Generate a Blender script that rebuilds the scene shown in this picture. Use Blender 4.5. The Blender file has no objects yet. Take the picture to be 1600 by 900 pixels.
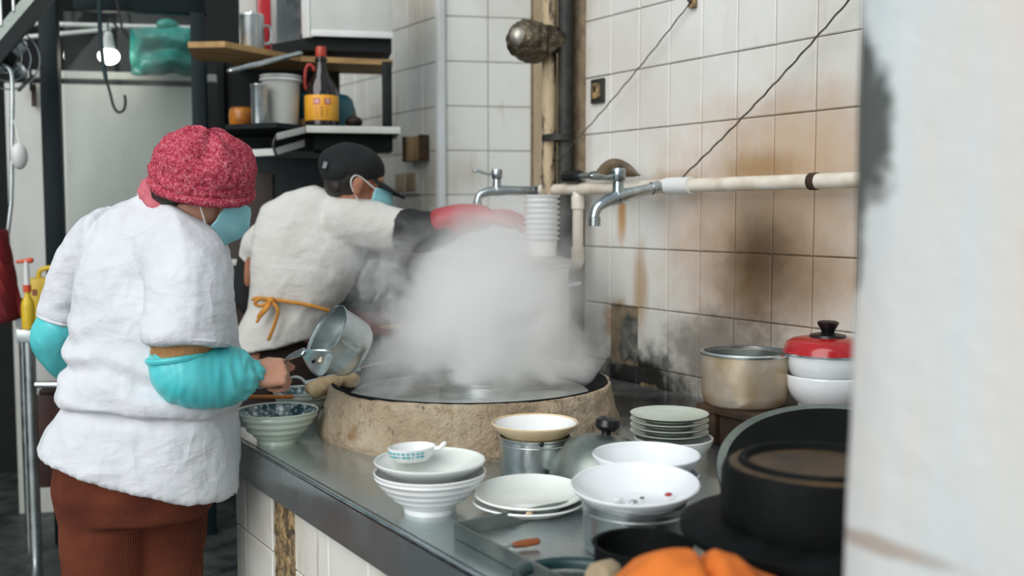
import bpy, bmesh, math, random
from mathutils import Vector, Matrix, noise, Quaternion
random.seed(7)
sc = bpy.context.scene
COL = sc.collection
V = Vector
PI = math.pi

# ------------------------------------------------------------------ camera, light, exposure
CAM_H, FPX = 1.38, 1600.0
PITCH, YAW = math.atan(117 / 1600), math.radians(33.1)
cd = bpy.data.cameras.new('camera'); cam = bpy.data.objects.new('camera', cd); COL.objects.link(cam)
cam.location = (0, 0, CAM_H); cam.rotation_euler = (PI / 2 - PITCH, 0, -YAW)
cd.sensor_width = 36; cd.lens = 36; cd.clip_start = .02
cd.dof.use_dof = True; cd.dof.focus_distance = 2.42; cd.dof.aperture_fstop = 2.4
sc.camera = cam
sc.cycles.volume_bounces = 8
sc.view_settings.view_transform = 'Standard'; sc.view_settings.look = 'None'
sc.view_settings.gamma = 1; sc.view_settings.use_curve_mapping = False
sc.view_settings.exposure = 0.22
w = bpy.data.worlds.new('overcast'); sc.world = w; w.use_nodes = True
bg = w.node_tree.nodes['Background']; bg.inputs[0].default_value = (.80, .92, 1.0, 1); bg.inputs[1].default_value = .42

RIGHT = V((math.cos(YAW), -math.sin(YAW), 0)); FWD = V((math.sin(YAW), math.cos(YAW), 0)); UP = V((0, 0, 1))
def ray(px, py):
    u, v = (px - 800) / FPX, (450 - py) / FPX
    return (math.cos(PITCH) + v * math.sin(PITCH), u, v * math.cos(PITCH) - math.sin(PITCH))
def at(px, py, d):
    f, r, z = ray(px, py); k = d / f
    return RIGHT * (r * k) + FWD * d + V((0, 0, CAM_H + z * k))
def onz(px, py, z):
    f, r, dz = ray(px, py); k = (z - CAM_H) / dz
    return RIGHT * (r * k) + FWD * (f * k) + V((0, 0, z))
def onx(px, py, x):
    f, r, dz = ray(px, py); p = RIGHT * r + FWD * f; k = x / p.x
    return V((x, p.y * k, CAM_H + dz * k))
def rfz(r, f, z): return RIGHT * r + FWD * f + V((0, 0, z))

def area(name, loc, target, sx, sy, power, col):
    l = bpy.data.lights.new(name, 'AREA'); l.shape = 'RECTANGLE'; l.size = sx; l.size_y = sy; l.energy = power; l.color = col
    o = bpy.data.objects.new(name, l); COL.objects.link(o); o.location = loc
    o.rotation_euler = (V(target) - V(loc)).to_track_quat('-Z', 'Y').to_euler(); return o
# soft overcast daylight falling in from the open street front behind the camera
sl = bpy.data.lights.new('hazy_sun', 'SUN'); sl.energy = 2.0; sl.angle = math.radians(55); sl.color = (1.0, .985, .96)
so = bpy.data.objects.new('hazy_sun', sl); COL.objects.link(so); so.location = (-2, -3, 5)
so.rotation_euler = (RIGHT * .40 + FWD * .72 - UP * .62).to_track_quat('-Z', 'Y').to_euler()
area('street_daylight', rfz(-3.4, -3.6, 2.6), rfz(-.2, 3.6, 1.2), 5.0, 3.4, 120, (1.0, .98, .95))

# ------------------------------------------------------------------ mesh helpers
class Geo:
    def __init__(s): s.v = []; s.f = []
    def add(s, vs, fs, M=None):
        b = len(s.v)
        s.v += [(M @ V(p)) if M else V(p) for p in vs]; s.f += [tuple(b + i for i in f) for f in fs]; return s
    def box(s, c, size, M=None, bev=0):
        bm = bmesh.new(); bmesh.ops.create_cube(bm, size=1)
        for v in bm.verts: v.co = V((v.co.x * size[0], v.co.y * size[1], v.co.z * size[2]))
        if bev: bmesh.ops.bevel(bm, geom=bm.edges[:], offset=bev, segments=2, affect='EDGES', profile=.6)
        bm.verts.index_update()
        T = Matrix.Translation(V(c)); T = M @ T if M else T
        s.add([v.co.copy() for v in bm.verts], [[v.index for v in f.verts] for f in bm.faces], T); bm.free(); return s
    def obox(s, o, ax, ay, az, bev=0):      # box from corner o and three edge vectors
        c = V(o) + (ax + ay + az) / 2
        R = Matrix((ax.normalized(), ay.normalized(), az.normalized())).transposed().to_4x4()
        return s.box((0, 0, 0), (ax.length, ay.length, az.length), Matrix.Translation(c) @ R, bev)
    def lathe(s, prof, n=48, M=None, close=False):
        vs, fs = [], []
        for i in range(n):
            a = 2 * PI * i / n
            for r, z in prof: vs.append((r * math.cos(a), r * math.sin(a), z))
        m = len(prof)
        for i in range(n):
            j = (i + 1) % n
            for k in range(m - 1 if not close else m):
                k2 = (k + 1) % m
                q = [i * m + k, j * m + k, j * m + k2, i * m + k2]
                fs.append(q)
        bm = bmesh.new(); bv = [bm.verts.new(p) for p in vs]
        for q in fs:
            try: bm.faces.new([bv[i] for i in q])
            except ValueError: pass
        bmesh.ops.remove_doubles(bm, verts=bm.verts[:], dist=1e-5)
        bmesh.ops.recalc_face_normals(bm, faces=bm.faces[:]); bm.verts.index_update()
        s.add([v.co.copy() for v in bm.verts], [[v.index for v in f.verts] for f in bm.faces], M); bm.free(); return s
    def tube(s, pts, rad, n=12, cap='round', flat=1.0, smooth=0):
        pts = [V(p) for p in pts]
        rad = list(rad) if hasattr(rad, '__len__') else [rad] * len(pts)
        if smooth:
            P2, R2 = [], []
            m = len(pts)
            for i in range(m - 1):
                p0, p1, p2, p3 = pts[max(i - 1, 0)], pts[i], pts[i + 1], pts[min(i + 2, m - 1)]
                for k in range(smooth):
                    t = k / smooth
                    P2.append(.5 * ((2 * p1) + (p2 - p0) * t + (2 * p0 - 5 * p1 + 4 * p2 - p3) * t * t + (3 * p1 - p0 - 3 * p2 + p3) * t ** 3))
                    R2.append(rad[i] * (1 - t) + rad[i + 1] * t)
            P2.append(pts[-1]); R2.append(rad[-1]); pts, rad = P2, R2
        m = len(pts)
        tan = [(pts[min(i + 1, m - 1)] - pts[max(i - 1, 0)]).normalized() for i in range(m)]
        if cap == 'round':
            A, B = pts[0], pts[-1]; ta, tb = tan[0], tan[-1]; ra, rb = rad[0], rad[-1]
            st = (.35, .75, .95)
            pre = [(A - ta * ra * math.sqrt(max(0, 1 - k * k)), ra * k) for k in st]; post = [(B + tb * rb * math.sqrt(max(0, 1 - k * k)), rb * k) for k in reversed(st)]
            pts = [p for p, _ in pre] + pts + [p for p, _ in post]; rad = [r for _, r in pre] + rad + [r for _, r in post]
            tan = [ta] * 3 + tan + [tb] * 3; m = len(pts)
        up = V((0, 0, 1)) if abs(tan[0].z) < .9 else V((1, 0, 0))
        nrm = (up - tan[0] * up.dot(tan[0])).normalized()
        vs, fs = [], []
        for i in range(m):
            if i:
                q = tan[i - 1].rotation_difference(tan[i]); nrm = q @ nrm
            bi = tan[i].cross(nrm)
            for k in range(n):
                a = 2 * PI * k / n
                vs.append(pts[i] + nrm * (rad[i] * math.cos(a) * flat) + bi * (rad[i] * math.sin(a)))
        for i in range(m - 1):
            for k in range(n):
                k2 = (k + 1) % n
                fs.append((i * n + k, i * n + k2, (i + 1) * n + k2, (i + 1) * n + k))
        if cap:
            fs.append(tuple(reversed(range(n)))); fs.append(tuple((m - 1) * n + k for k in range(n)))
        return s.add(vs, fs)
    def ball(s, c, r, M=None, n=16):
        if not hasattr(r, '__len__'): r = (r, r, r)
        prof = [(math.sin(PI * k / n), -math.cos(PI * k / n)) for k in range(n + 1)]
        T = Matrix.Translation(V(c)) @ (M.to_4x4() if M else Matrix()) @ Matrix.Diagonal((r[0], r[1], r[2], 1))
        return s.lathe(prof, n * 2, T)
    def rings(s, rs, cap=True):             # rs: list of equal-length vertex loops
        n = len(rs[0]); vs = [p for r in rs for p in r]; fs = []
        for i in range(len(rs) - 1):
            for k in range(n):
                k2 = (k + 1) % n
                fs.append((i * n + k, i * n + k2, (i + 1) * n + k2, (i + 1) * n + k))
        if cap:
            fs.append(tuple(reversed(range(n)))); fs.append(tuple((len(rs) - 1) * n + k for k in range(n)))
        return s.add(vs, fs)
    def prism(s, poly, z0, z1):
        n = len(poly)
        vs = [(x, y, z0) for x, y in poly] + [(x, y, z1) for x, y in poly]
        fs = [tuple(reversed(range(n))), tuple(range(n, 2 * n))] + [(i, (i + 1) % n, n + (i + 1) % n, n + i) for i in range(n)]
        return s.add(vs, fs)
    def grid(s, fn, nu, nv):
        vs = [fn(i / nu, j / nv) for i in range(nu + 1) for j in range(nv + 1)]
        fs = [(i * (nv + 1) + j, (i + 1) * (nv + 1) + j, (i + 1) * (nv + 1) + j + 1, i * (nv + 1) + j + 1) for i in range(nu) for j in range(nv)]
        return s.add(vs, fs)

def G(): return Geo()
def origin_of(o):
    p = V((0, 0, 0))
    while o: p = p + o.location; o = o.parent
    return p
def tomesh(name, geo):
    me = bpy.data.meshes.new(name); me.from_pydata([tuple(v) for v in geo.v], [], geo.f); me.update(); return me
def put(name, me, mat, parent=None, loc=None):
    o = bpy.data.objects.new(name, me); COL.objects.link(o)
    if mat and not me.materials: me.materials.append(mat)
    if parent: o.parent = parent
    if loc is not None: o.location = loc
    return o
def obj(name, geo, mat, parent=None, smooth=True, local=False, loc=None, fix=True, ang=40):
    """geo in world coordinates (local=False: parent's origin or loc is subtracted) -> one mesh object"""
    off = V((0, 0, 0))
    if not local:
        if parent: off = origin_of(parent)
        elif loc is not None: off = V(loc)
    me = bpy.data.meshes.new(name); me.from_pydata([tuple(V(v) - off) for v in geo.v], [], geo.f); me.update()
    if fix:
        bm = bmesh.new(); bm.from_mesh(me); bmesh.ops.recalc_face_normals(bm, faces=bm.faces[:]); bm.to_mesh(me); bm.free()
    if smooth:
        me.shade_smooth()
        try: me.set_sharp_from_angle(angle=math.radians(ang))
        except Exception: pass
    return put(name, me, mat, parent, loc)
def tag(o, label=None, cat=None, group=None, kind=None):
    if label: o['label'] = label
    if cat: o['category'] = cat
    if group: o['group'] = group
    if kind: o['kind'] = kind
    return o
def thing(name, loc, label, cat, group=None):
    o = bpy.data.objects.new(name, None); COL.objects.link(o); o.location = loc; o.empty_display_size = .05
    return tag(o, label, cat, group)
def remesh(geo, vox=.007, smooth=4, factor=.5):
    me = tomesh('tmp', geo)
    bm = bmesh.new(); bm.from_mesh(me); bmesh.ops.recalc_face_normals(bm, faces=bm.faces[:]); bm.to_mesh(me); bm.free()
    o = bpy.data.objects.new('tmp', me); COL.objects.link(o)
    m = o.modifiers.new('r', 'REMESH'); m.mode = 'VOXEL'; m.voxel_size = vox; m.use_smooth_shade = True
    if smooth:
        m = o.modifiers.new('s', 'SMOOTH'); m.iterations = smooth; m.factor = factor
    dg = bpy.context.evaluated_depsgraph_get(); dg.update()
    me2 = bpy.data.meshes.new_from_object(o.evaluated_get(dg))
    bpy.data.objects.remove(o); bpy.data.meshes.remove(me)
    me2.materials.clear(); return me2
def displace(me, fn):
    me.update()
    nr = [v.normal.copy() for v in me.vertices]
    for v, n in zip(me.vertices, nr):
        v.co = v.co + n * fn(v.co, n)
    me.update()
def robj(name, me, mat, parent):
    off = origin_of(parent); me.transform(Matrix.Translation(-off)); me.name = name; me.shade_smooth()
    return put(name, me, mat, parent)
def ridged(p): return 1 - 2 * abs(noise.noise(p))

# ------------------------------------------------------------------ materials
def srgb(h):
    if isinstance(h, str):
        h = h.lstrip('#'); c = [int(h[i:i + 2], 16) / 255 for i in (0, 2, 4)]
    else: c = h
    return tuple((x / 12.92 if x <= .04045 else ((x + .055) / 1.055) ** 2.4) for x in c) + (1,)
class NT:
    def __init__(s, name):
        s.m = bpy.data.materials.new(name); s.m.use_nodes = True; s.t = s.m.node_tree
        s.b = s.t.nodes['Principled BSDF']; s.out = s.t.nodes['Material Output']
    def n(s, typ, **kw):
        x = s.t.nodes.new(typ)
        for k, v in kw.items():
            if k.startswith('i_'):
                x.inputs[k[2:].replace('_', ' ')].default_value = v
            else: setattr(x, k, v)
        return x
    def l(s, a, b): s.t.links.new(a, b)
    def pos(s): return s.n('ShaderNodeNewGeometry').outputs['Position']
    def objc(s): return s.n('ShaderNodeTexCoord').outputs['Object']
    def noise(s, vec, scale, detail=5, rough=.55, stretch=None):
        if stretch:
            mp = s.n('ShaderNodeMapping'); mp.inputs['Scale'].default_value = stretch; s.l(vec, mp.inputs['Vector']); vec = mp.outputs[0]
        x = s.n('ShaderNodeTexNoise'); x.inputs['Scale'].default_value = scale; x.inputs['Detail'].default_value = detail; x.inputs['Roughness'].default_value = rough
        s.l(vec, x.inputs['Vector']); return x.outputs['Fac']
    def ramp(s, fac, stops):
        r = s.n('ShaderNodeValToRGB'); e = r.color_ramp.elements
        while len(e) < len(stops): e.new(.5)
        for el, (p, c) in zip(e, stops):
            el.position = p; el.color = c if hasattr(c, '__len__') else (c, c, c, 1)
        s.l(fac, r.inputs[0]); return r.outputs[0]
    def rng(s, v, a, b, c=0, d=1, smooth=True):
        r = s.n('ShaderNodeMapRange'); r.clamp = True
        if smooth: r.interpolation_type = 'SMOOTHSTEP'
        for i, x in zip(range(1, 5), (a, b, c, d)): r.inputs[i].default_value = x
        s.l(v, r.inputs[0]); return r.outputs[0]
    def mix(s, fac, a, b, mode='MIX'):
        x = s.n('ShaderNodeMix'); x.data_type = 'RGBA'; x.blend_type = mode
        for k, sock in ((0, fac), (6, a), (7, b)):
            if hasattr(sock, 'links'): s.l(sock, x.inputs[k])
            else: x.inputs[k].default_value = sock
        return x.outputs[2]
    def math(s, op, a, b=None, clamp=False):
        x = s.n('ShaderNodeMath'); x.operation = op; x.use_clamp = clamp
        for k, sock in ((0, a), (1, b)):
            if sock is None: continue
            if hasattr(sock, 'links'): s.l(sock, x.inputs[k])
            else: x.inputs[k].default_value = sock
        return x.outputs[0]
    def blot(s, vec, c, r, amp=.5, nscale=8, edge=.7, stretch=None):
        """0..1 mask of a ragged ellipsoid stain of centre c and radii r (world metres)"""
        sub = s.n('ShaderNodeVectorMath'); sub.operation = 'SUBTRACT'; s.l(vec, sub.inputs[0]); sub.inputs[1].default_value = tuple(c)
        dv = s.n('ShaderNodeVectorMath'); dv.operation = 'DIVIDE'; s.l(sub.outputs[0], dv.inputs[0]); dv.inputs[1].default_value = tuple(r)
        ln = s.n('ShaderNodeVectorMath'); ln.operation = 'LENGTH'; s.l(dv.outputs[0], ln.inputs[0])
        nz = s.noise(vec, nscale, 6, .6, stretch)
        a = s.math('ADD', ln.outputs['Value'], s.math('MULTIPLY', s.math('SUBTRACT', nz, .5), amp * 2))
        return s.rng(a, 1.0, 1.0 - edge)
    def bump(s, h, strength=.3, dist=.01):
        b = s.n('ShaderNodeBump'); b.inputs['Strength'].default_value = strength; b.inputs['Distance'].default_value = dist
        s.l(h, b.inputs['Height']); s.l(b.outputs[0], s.b.inputs['Normal'])
    def fin(s, col=None, rough=.5, metal=0, spec=.5, coat=0):
        for k, v in (('Base Color', col), ('Roughness', rough), ('Metallic', metal), ('Specular IOR Level', spec), ('Coat Weight', coat)):
            if v is None: continue
            if hasattr(v, 'links'): s.l(v, s.b.inputs[k])
            else: s.b.inputs[k].default_value = v
        return s.m
def pm(name, c1, c2=None, scale=6, rough=.5, metal=0, bump=0, bscale=60, bdist=.004, spec=.5, coat=0, lo=.35, hi=.65, stretch=None, r2=None):
    t = NT(name); v = t.objc()
    c1 = srgb(c1)
    col = c1
    if c2 is not None:
        nz = t.noise(v, scale, 6, .6, stretch); col = t.ramp(nz, [(lo, c1), (hi, srgb(c2))])
    rg = rough
    if r2 is not None:
        rg = t.rng(t.noise(v, scale * 2, 5), .3, .7, rough, r2)
    if bump: t.bump(t.noise(v, bscale, 4, .6, stretch), bump, bdist)
    return t.fin(col, rg, metal, spec, coat)
# ------------------------------------------------------------------ material library
WX = 2.25                                     # right wall plane
COUNTER_Z = .80
def wall_tile_mat(name, base, grime):
    t = NT(name); p = t.pos()
    col = t.mix(t.rng(t.noise(p, 1.6, 4), .35, .7), srgb(base), srgb(grime))
    col = t.mix(t.math('MULTIPLY', t.rng(t.noise(p, 14, 6, .65, (1, 1, .25)), .55, .8), .35), col, srgb('#b5a58e'))
    def st(px, py, rw, rz, c, k, amp=.45, ns=6, edge=.75, stretch=None):
        nonlocal col
        c0 = onx(px, py, WX)
        col = t.mix(t.math('MULTIPLY', t.blot(p, c0, (.25, rw, rz), amp, ns, edge, stretch), k), col, srgb(c))
    st(1215, 335, .66, .50, '#b98f60', .62)               # broad tan heat stain under the pipe
    st(1190, 430, .44, .30, '#6b4f2f', .85, .35, 5, .95)  # dark scorch
    st(1190, 405, .22, .22, '#3a2a19', .75, .35, 6, .95)
    st(1130, 560, .36, .24, '#3e2f1e', .7, .6, 9)
    st(1190, 262, .26, .09, '#94703f', .7, .5, 10, .9, (1, 1, .3))
    st(1050, 285, .2, .06, '#94703f', .5, .6, 12, .9)
    st(972, 330, .035, .16, '#b98a4c', .9, .35, 12, .8, (1, 1, .3))   # rust run below the tap
    st(1000, 450, .06, .22, '#a8834f', .7, .6, 14, .8, (1, 1, .3))
    st(965, 505, .10, .12, '#9b7140', .9, .7, 16, .7)
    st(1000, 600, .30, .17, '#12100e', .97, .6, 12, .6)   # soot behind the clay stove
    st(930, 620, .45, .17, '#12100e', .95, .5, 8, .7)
    st(905, 120, .10, 1.2, '#a08560', .45, .5, 7, .9)     # soot along the old pipe
    st(893, 440, .05, .8, '#6b5a45', .6, .5, 9, .9)
    sp = t.rng(t.noise(p, 150, 3), .72, .78)
    col = t.mix(t.math('MULTIPLY', sp, .5), col, srgb('#5b4630'))
    t.bump(t.noise(p, 25, 3), .08, .004)
    return t.fin(col, t.rng(t.noise(p, 9, 4), .3, .7, .22, .5), 0, .45)
M_TILE = wall_tile_mat('wall_tile_glaze', '#dfdfdc', '#cfccc4')
def back_tile_mat():
    t = NT('pillar_tile_glaze'); p = t.pos()
    col = t.mix(t.rng(t.noise(p, 2.2, 4), .4, .7), srgb('#d6d7d2'), srgb('#c2beb3'))
    col = t.mix(t.math('MULTIPLY', t.rng(t.noise(p, 10, 6, .6, (1, 1, .2)), .56, .75), .5), col, srgb('#a18f73'))
    c0 = at(633, 300, 4.7)
    col = t.mix(t.math('MULTIPLY', t.blot(p, c0, (.16, .16, .16), .5, 9), .6), col, srgb('#8a745a'))
    return t.fin(col, .3)
M_PTILE = back_tile_mat()
def counter_tile_mat():
    t = NT('counter_tile_glaze'); p = t.pos()
    col = t.mix(t.rng(t.noise(p, 4, 4), .4, .7), srgb('#dcdcd6'), srgb('#c4beb2'))
    col = t.mix(t.math('MULTIPLY', t.rng(t.noise(p, 26, 6, .65, (1, 1, .08)), .56, .72), .75), col, srgb('#94805f'))
    return t.fin(col, .3)
M_CTILE = counter_tile_mat()
M_GROUT = pm('dirty_grout', '#6d5d49', '#8f8168', 20, .9, bump=.4, bscale=120)
M_CEMENT = pm('bare_cement', '#4e4333', '#a98e63', 28, .95, bump=.9, bscale=45, bdist=.02, lo=.4, hi=.62)
M_SOOTCEM = pm('sooty_cement', '#3f4142', '#7d7a70', 20, .95, bump=.6, bscale=60, bdist=.01)
M_DARKWALL = pm('dark_interior_wall', '#060a0b', '#0f1516', 4, .8, bump=.2, bscale=20)  # near-black base colour stands in for the gloom of the interior
M_CEIL = pm('sooty_ceiling', '#3d4142', '#565855', 3, .9)
M_FLOOR = pm('wet_concrete', '#1f2728', '#454a48', 5, .35, bump=.5, bscale=25, bdist=.01, r2=.8)
M_WHITEPANEL = pm('worn_white_paint', '#c8cac6', '#b1b2ab', 3, .6, bump=.1, bscale=30, stretch=(1, 1, .35))
M_FRAME = pm('dark_green_steel', '#06151a', '#0a1c21', 8, .5, spec=.2)
M_DARKSTEEL = pm('dark_painted_steel', '#0b0f10', '#161c1d', 8, .55, spec=.25)
M_WHITEBEAD = pm('white_pvc', '#dcdfdf', '#cfd0cc', 5, .35)
M_WOOD = pm('old_pale_wood', '#b59a72', '#8f7450', 14, .75, bump=.25, bscale=50, stretch=(1, 1, .12))
M_WOODDOOR = pm('weathered_door_wood', '#b5a488', '#8a7557', 9, .8, bump=.25, bscale=40, stretch=(1, 1, .12))
M_WOODDARK = pm('dark_greasy_wood', '#4c3521', '#221810', 12, .7, bump=.4, bscale=40, stretch=(.3, 1, 1))
M_SHELFWOOD = pm('shelf_board_wood', '#b8935f', '#8a6a41', 18, .7, bump=.2, bscale=50, stretch=(.15, 1, 1))
M_STEEL = pm('brushed_stainless', '#d3d9d9', '#b3bcbc', 9, .24, metal=1, bump=.08, bscale=140, bdist=.002, r2=.42)
def counter_steel():
    t = NT('counter_stainless'); p = t.pos()
    col = t.ramp(t.noise(p, 1.5, 4, .5), [(.3, srgb('#a9b5b7')), (.7, srgb('#cdd3d2'))])
    sp = t.rng(t.noise(p, 60, 6, .7), .62, .75)
    col = t.mix(t.math('MULTIPLY', sp, .5), col, srgb('#6f6a5e'))
    gm = t.math('MULTIPLY', t.blot(p, (2.02, 2.05, .8), (.36, .95, .3), .4, 6, .6), .92)      # darkness painted into the colour along the wall, to deepen the blacks
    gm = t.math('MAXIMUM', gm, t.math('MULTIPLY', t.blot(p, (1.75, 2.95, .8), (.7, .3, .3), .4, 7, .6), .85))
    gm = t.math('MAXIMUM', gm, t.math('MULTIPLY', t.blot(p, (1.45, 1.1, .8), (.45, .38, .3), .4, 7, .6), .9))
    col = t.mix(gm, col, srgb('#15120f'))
    t.bump(t.noise(p, 5, 3), .12, .004)
    return t.fin(col, t.rng(t.noise(p, 5, 6), .3, .7, .18, .36), .85)
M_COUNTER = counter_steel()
M_CHROME = pm('worn_chrome', '#c3cbcd', '#93a0a3', 18, .14, metal=1, r2=.35)
M_ALU = pm('dull_aluminium', '#c3c0b8', '#9c9182', 9, .36, metal=.85, bump=.12, bscale=35, r2=.55)
def alu_burnt():
    t = NT('scorched_aluminium'); v = t.objc()
    col = t.ramp(t.noise(v, 9, 6, .65), [(.3, srgb('#c9c2b4')), (.6, srgb('#b39c7c')), (.8, srgb('#6d563c'))])
    t.bump(t.noise(v, 60, 4), .1, .003); return t.fin(col, .42, .6)
M_ALUB = alu_burnt()
M_IRON = pm('black_cast_iron', '#050607', '#0e1213', 14, .65, metal=0, bump=.5, bscale=60, bdist=.004, r2=.85, spec=.18)
M_IRONRUST = pm('greasy_iron_top', '#2b231a', '#5b4529', 9, .5, metal=.2, bump=.4, bscale=40)
M_WOKSTEEL = pm('smoky_wok_steel', '#6d7672', '#949b96', 7, .3, metal=.8, r2=.5)
def clay():
    t = NT('smeared_clay'); v = t.objc()
    col = t.ramp(t.noise(v, 5, 9, .66), [(.28, srgb('#8d7b66')), (.48, srgb('#b8a58b')), (.72, srgb('#d2c5af'))])
    col = t.mix(t.math('MULTIPLY', t.rng(t.noise(v, 11, 6, .6), .58, .70), .7), col, srgb('#94703f'))
    col = t.mix(t.math('MULTIPLY', t.rng(t.noise(v, 26, 8, .72), .56, .70), .75), col, srgb('#57473a'))
    h = t.math('ADD', t.noise(v, 16, 9, .7), t.math('MULTIPLY', t.noise(v, 70, 5), .4))
    t.bump(h, 1, .03); return t.fin(col, .95, 0, .2)
M_CLAY = clay()
M_CERAMIC = pm('white_glazed_ceramic', '#e9ebeb', '#dfe2e1', 5, .16, coat=.3)
M_CERAMIC_G = pm('pale_green_glaze', '#e3e7e2', '#d9deda', 5, .18, coat=.3)
M_CELADON = pm('celadon_glaze', '#c6d0c4', '#b3bfb2', 6, .2, coat=.3)
M_CREAM = pm('cream_glaze', '#d9c5a2', '#cbb18a', 8, .25, coat=.2)
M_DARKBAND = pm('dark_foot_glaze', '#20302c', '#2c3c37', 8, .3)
def blueware():
    t = NT('blue_floral_glaze'); v = t.objc()
    x = t.n('ShaderNodeTexVoronoi'); x.inputs['Scale'].default_value = 70; t.l(v, x.inputs['Vector'])
    m = t.math('ADD', t.math('MULTIPLY', t.rng(x.outputs['Distance'], .25, .55), .7), t.math('MULTIPLY', t.rng(t.noise(v, 45, 4), .42, .58), .6), True)
    return t.fin(t.mix(m, srgb('#d5dfdb'), srgb('#1d4a55')), .2, 0, .5, .3)
M_BLUE = blueware()
M_ENAMEL = pm('white_enamel', '#e7ebee', '#dde2e6', 5, .18, coat=.3)
M_RED = pm('red_enamel', '#b3121b', '#9c0f18', 6, .2, coat=.4)
M_BLACKPL = pm('black_bakelite', '#0b0b0c', '#151516', 9, .3)
M_PVC = pm('grimy_cream_pipe', '#e0dacd', '#bfae92', 10, .42, bump=.1, bscale=30, lo=.4, hi=.72)
def oldpipe():
    t = NT('tarred_old_pipe'); p = t.objc()
    m = t.rng(t.noise(p, 9, 7, .65, (1, 1, .35)), .44, .54)
    t.bump(t.noise(p, 40, 6), .6, .006)
    return t.fin(t.mix(m, srgb('#171613'), srgb('#b8a485')), .75)
M_OLDPIPE = oldpipe()
M_TARBLK = pm('tarred_steel', '#141715', '#33342d', 10, .6, bump=.5, bscale=40, bdist=.006)
M_FOIL = pm('crumpled_sooty_foil', '#7d7360', '#2c261d', 14, .3, metal=.75, bump=1, bscale=26, bdist=.02)
M_WIRE = pm('twisted_grey_wire', '#5d5850', '#38332c', 30, .6)
M_BROWNSCOOP = pm('brown_horn_plastic', '#7a6a52', '#3c3022', 7, .4)
M_ORANGE = pm('orange_cloth', '#d9772a', '#b9591a', 7, .9, bump=.3, bscale=90)
M_HOSE = pm('dark_green_rubber', '#16393c', '#0f2b2e', 6, .4)
M_TOOLWOOD = pm('reddish_handle_wood', '#9c5a2b', '#7c431d', 14, .5)
M_COLUMN = None
def column_mat():
    t = NT('peeling_whitewash'); p = t.pos()
    col = t.ramp(t.noise(p, 5, 6, .6, (1, 1, .18)), [(.32, srgb('#b3a493')), (.48, srgb('#cdc9c4')), (.68, srgb('#c6ced0'))])
    col = t.mix(t.math('MULTIPLY', t.rng(t.noise(p, 3, 5, .6), .55, .72), .5), col, srgb('#b7c7c8'))
    e = at(1352, 215, .915)
    m = t.blot(p, e, (.05, .05, .085), .55, 26, .35)
    e2 = at(1345, 120, .915); m2 = t.blot(p, e2, (.03, .03, .06), .6, 30, .4)
    e3 = at(1335, 350, .915); m3 = t.blot(p, e3, (.02, .02, .07), .6, 30, .4)
    m = t.math('MAXIMUM', m, t.math('MAXIMUM', m2, m3))
    col = t.mix(t.math('MULTIPLY', m, .92), col, srgb('#3a403c'))
    e4 = at(1375, 840, .9); col = t.mix(t.math('MULTIPLY', t.blot(p, e4, (.12, .12, .012), .5, 12, .6), .6), col, srgb('#8a6f58'))
    t.bump(t.noise(p, 30, 6), .4, .006)
    return t.fin(col, .9)
M_COLUMN = column_mat()
def glass_mat():
    t = NT('grimy_window_glass'); v = t.objc()
    tr = t.n('ShaderNodeBsdfTransparent'); tr.inputs[0].default_value = srgb('#f1f4f3')
    gl = t.n('ShaderNodeBsdfGlossy'); gl.inputs['Roughness'].default_value = .06
    df = t.n('ShaderNodeBsdfDiffuse'); df.inputs[0].default_value = srgb('#cfd6d2')
    fr = t.n('ShaderNodeFresnel'); fr.inputs['IOR'].default_value = 1.22
    m1 = t.n('ShaderNodeMixShader'); m2 = t.n('ShaderNodeMixShader')
    t.l(fr.outputs[0], m1.inputs[0]); t.l(tr.outputs[0], m1.inputs[1]); t.l(gl.outputs[0], m1.inputs[2])
    t.l(t.rng(t.noise(v, 5, 5), .35, .75, .006, .035), m2.inputs[0]); t.l(m1.outputs[0], m2.inputs[1]); t.l(df.outputs[0], m2.inputs[2])
    t.l(m2.outputs[0], t.out.inputs[0]); return t.m
M_GLASS = glass_mat()
def emit(name, c, s):
    t = NT(name); t.b.inputs['Base Color'].default_value = srgb(c)
    t.b.inputs['Emission Color'].default_value = srgb(c); t.b.inputs['Emission Strength'].default_value = s; return t.m
M_LAMP = emit('lit_bulb', '#fff6e6', 9)
M_TEALBAG = pm('teal_plastic_bag', '#1fa396', '#0c6f68', 7, .3, bump=.6, bscale=14, bdist=.03)

# ------------------------------------------------------------------ the setting
def struct(name, geo, mat, smooth=False, parent=None, **k):
    o = obj(name, geo, mat, parent, smooth, **k)
    if not parent: o['kind'] = 'structure'
    return o
struct('floor', G().box((1.0, 2.5, -.05), (7, 10, .1)), M_FLOOR)
struct('ceiling', G().box((1.2, 6.4, 2.86), (4.4, 2.0, .1)), M_CEIL)

def tile_mesh(name, w, h, t, mat, bev=.003):
    # local: x along wall, y out of the wall, z up ; back at y=0, front at y=t
    vs = []
    for (i, y) in ((0, 0), (0, t - bev), (bev, t)):
        vs += [(-w / 2 + i, y, -h / 2 + i), (w / 2 - i, y, -h / 2 + i), (w / 2 - i, y, h / 2 - i), (-w / 2 + i, y, h / 2 - i)]
    fs = [(8, 9, 10, 11)]
    for a in (0, 4):
        for k in range(4):
            k2 = (k + 1) % 4; fs.append((a + k, a + k2, a + 4 + k2, a + 4 + k))
    me = bpy.data.meshes.new(name); me.from_pydata(vs, [], [tuple(f) for f in fs])
    bm = bmesh.new(); bm.from_mesh(me); bmesh.ops.recalc_face_normals(bm, faces=bm.faces[:])
    for f in bm.faces:
        if abs(f.normal.y) > .9 and f.normal.y < 0: bmesh.ops.reverse_faces(bm, faces=bm.faces[:]); break
    bm.to_mesh(me); bm.free(); me.materials.append(mat); return me
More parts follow.
